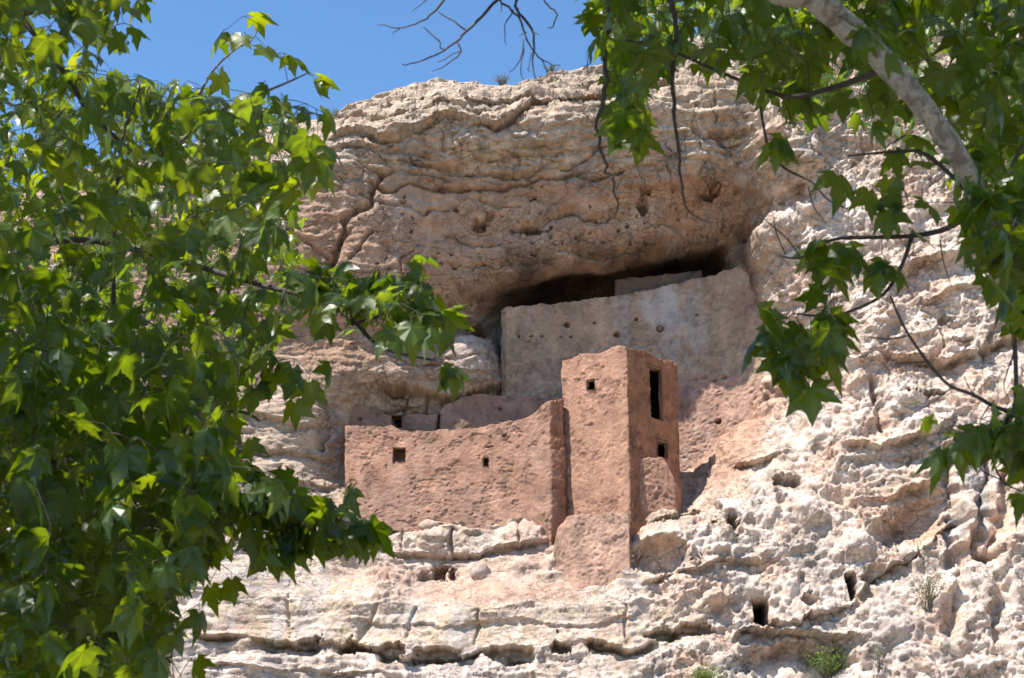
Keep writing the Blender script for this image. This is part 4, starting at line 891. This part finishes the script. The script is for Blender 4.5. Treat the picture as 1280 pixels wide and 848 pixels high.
T2.branch('bare_branch', [(1.7,6.2,6.95)]+dead, .03, .016, M_TWIG, world=True, reg=False)
for pl, a, b in TW:
    T2.branch('bare_branch', [tuple(at(x, y, 8.6)) for x, y in pl], a, b, M_TWIG, world=True, jit=.0035, sides=5, reg=False, k=3)
R1 = [(722,-40),(745,40),(765,90),(762,150),(785,170),(812,150),(805,110),(840,70),(880,90),(925,60),(958,120),(972,170),(1000,190),(1020,170),(1060,225),(1090,240),(1120,280),(1160,270),(1190,250),(1200,290),(1215,330),(1245,370),(1275,410),(1330,430),(1330,-40)]
T2.scatter(R1, 560, (7.6, 9.8), (.12, .165), lambda x, y: (.55 if 1030 < x < 1230 and y > 50 else 1.0)*(.35 if y > 130 and x > 1020 and x < 1190 else 1.0))
T2.scatter([(730,-40),(760,60),(860,60),(930,60),(1000,140),(1080,160),(1290,300),(1330,-40)], 600, (10, 15), (.12, .16), lambda x, y: .35 if x > 1030 else 1)
T2.scatter([(1010,320),(1060,318),(1060,355),(1010,350)], 7, (7.7, 8.3), (.13, .16)); T2.scatter([(950,405),(1060,395),(1045,430),(960,445)], 16, (7.7, 8.3), (.13, .165)); T2.scatter([(980,440),(1040,440),(1020,480),(985,470)], 8, (7.7, 8.3), (.13, .16))
T2.scatter([(1050,30),(1090,50),(1135,100),(1120,130),(1075,90)], 3, (6.7, 7.0), (.11, .14)); T2.scatter([(1190,240),(1290,250),(1290,400),(1240,380)], 30, (7.2, 7.7), (.12, .16))
T2.scatter([(1180,562),(1230,535),(1290,500),(1290,580),(1240,575)], 34, (7.7, 8.4), (.12, .16)); T2.scatter([(1265,590),(1290,590),(1290,640),(1270,640)], 5, (7.8, 8.3), (.11, .13))
for px, py, sz, az, e in [(800,180,.19,4.9,60),(775,170,.17,3.6,55),(735,20,.13,3.3,20),(740,50,.13,3.6,40),(885,60,.17,4.0,45),(905,75,.16,4.3,60),(940,105,.17,4.7,70),(970,190,.15,4.6,60),(985,185,.17,4.9,65),(1050,230,.17,4.7,60),(1090,250,.17,4.7,65),(1130,250,.17,4.8,65),(1165,262,.15,5.2,55),(1110,275,.16,4.4,70),(1155,300,.12,.2,40),(1040,320,.15,4.7,65),(1070,325,.15,4.8,65),(1110,335,.14,4.9,60),(1125,350,.12,5.2,70),(1095,348,.16,4.7,70),(1010,305,.14,3.0,15),(1015,370,.14,3.2,15),(1060,405,.16,.1,40),(940,430,.14,3.6,50),(935,445,.15,3.8,55),(1015,500,.18,4.8,72),(995,475,.17,4.5,65),(1040,450,.17,5.0,70),(1050,430,.16,5.1,65),(975,460,.15,4.2,65),(1157,530,.085,2.8,25),(1175,575,.16,4.0,55),(1200,570,.15,4.7,60),(1230,300,.17,4.7,60),(1255,330,.17,4.8,55),(1270,370,.17,4.7,65),(1215,280,.14,3.9,60),(1245,285,.16,5.2,50),(1285,330,.16,4.6,60),(1275,410,.13,4.7,70),(1260,395,.13,4.3,60)]:
    T2.leaf(at(px, py, 7.9), sz*1.0, az, e)
canopy(T2, 2700, (.6, 6.2, 8.8), (2.8, 2.8, 1.8)); canopy(T2, 900, (3.0, 6.4, 7.2), (2.0, 2.0, 1.8))
T2.finish()

# ------------------------------------------------------------------ SMALL SHRUBS ON THE ROCK
def shrub(px, py, w, hgt, nst, nlf, label, leaf=.05, seed=1, col=(1, 1, 1), group='shrubs growing on the cliff'):
    q = cliff_hit(px, py); rt = empty('shrub', tuple(q), label, 'shrub', group); rr = random.Random(seed); V_ = []; F_ = []; k = 0; LVv = []; LF = []; lk = 0
    for i in range(nst):
        a = rr.uniform(0, math.pi*2); sp_ = rr.uniform(.15, 1)*w; hh = hgt*rr.uniform(.5, 1)
        p0 = q+np.array([rr.gauss(0, .06), 0, 0]); p2 = q+np.array([math.cos(a)*sp_, -abs(math.sin(a))*sp_*.7-.05, hh]); mid = (p0+p2)/2+np.array([0, -.05, .1*hh])
        pts = [(1-t)**2*p0+2*t*(1-t)*mid+t*t*p2 for t in np.linspace(0, 1, 5)]
        v, f = tube_mesh(pts, [.014, .012, .009, .007, .004], 4, False); V_ += v; F_ += [[x+k for x in g] for g in f]; k += len(v)
        for _ in range(nlf):
            t = rr.uniform(.3, 1); c = (1-t)**2*p0+2*t*(1-t)*mid+t*t*p2+np.array([rr.gauss(0, .06) for _ in range(3)])*w*1.2
            rot = np.array(leaf_rot(rr, None, rr.uniform(-70, 30))); s_ = leaf*rr.uniform(.6, 1.3)
            v = np.array([(0, 0, 0), (.35, .5, .06), (0, 1.2, 0), (-.35, .5, .06)])*s_ @ rot.T + c; LVv.append(v); LF.append([lk, lk+1, lk+2]); LF.append([lk, lk+2, lk+3]); lk += 4
    mesh_obj('stem', V_, F_, M_STEM, rt); fo = mesh_obj('foliage', np.concatenate(LVv), LF, M_SHRUB, rt, cols=np.tile(col, (lk, 1))); fo['kind'] = 'stuff'
shrub(1160, 765, .7, 1.5, 22, 26, 'sparse yellowish green bush on the right slope above the overhang', .06, 1)
shrub(1150, 700, .3, .6, 8, 12, 'small wispy bush above the larger one on the right slope', .05, 2)
shrub(1030, 850, 1.5, 1.1, 34, 40, 'bright green plant at the bottom inside the overhang recess', .07, 3, (1.2, 1.5, .8))
shrub(1100, 846, .5, 1.2, 12, 14, 'thin weedy stems right of the overhang recess', .05, 4)
shrub(885, 854, 1.2, .5, 26, 36, 'low green mat of leaves at bottom edge left of the overhang', .06, 5, (1.2, 1.4, .8))
def sky_shrub(px, py, w, h_, n, lf, label, seed, bare=False):
    global cliff_hit
    p = at(px, py+4, 66.5); old = cliff_hit; cliff_hit = lambda a, b: p
    shrub(px, py, w, h_, n, lf, label, .045, seed, (.8, .85, 1.1)); cliff_hit = old
sky_shrub(628, 106, .5, .6, 22, 26, 'tiny grey green bush on the skyline, centre of the clifftop', 6)
sky_shrub(690, 92, .6, .5, 22, 22, 'tiny dry bush on skyline, right of the centre bush', 7)
sky_shrub(420, 146, .7, .45, 22, 20, 'dry tuft on the skyline at left end of the bare clifftop', 8)
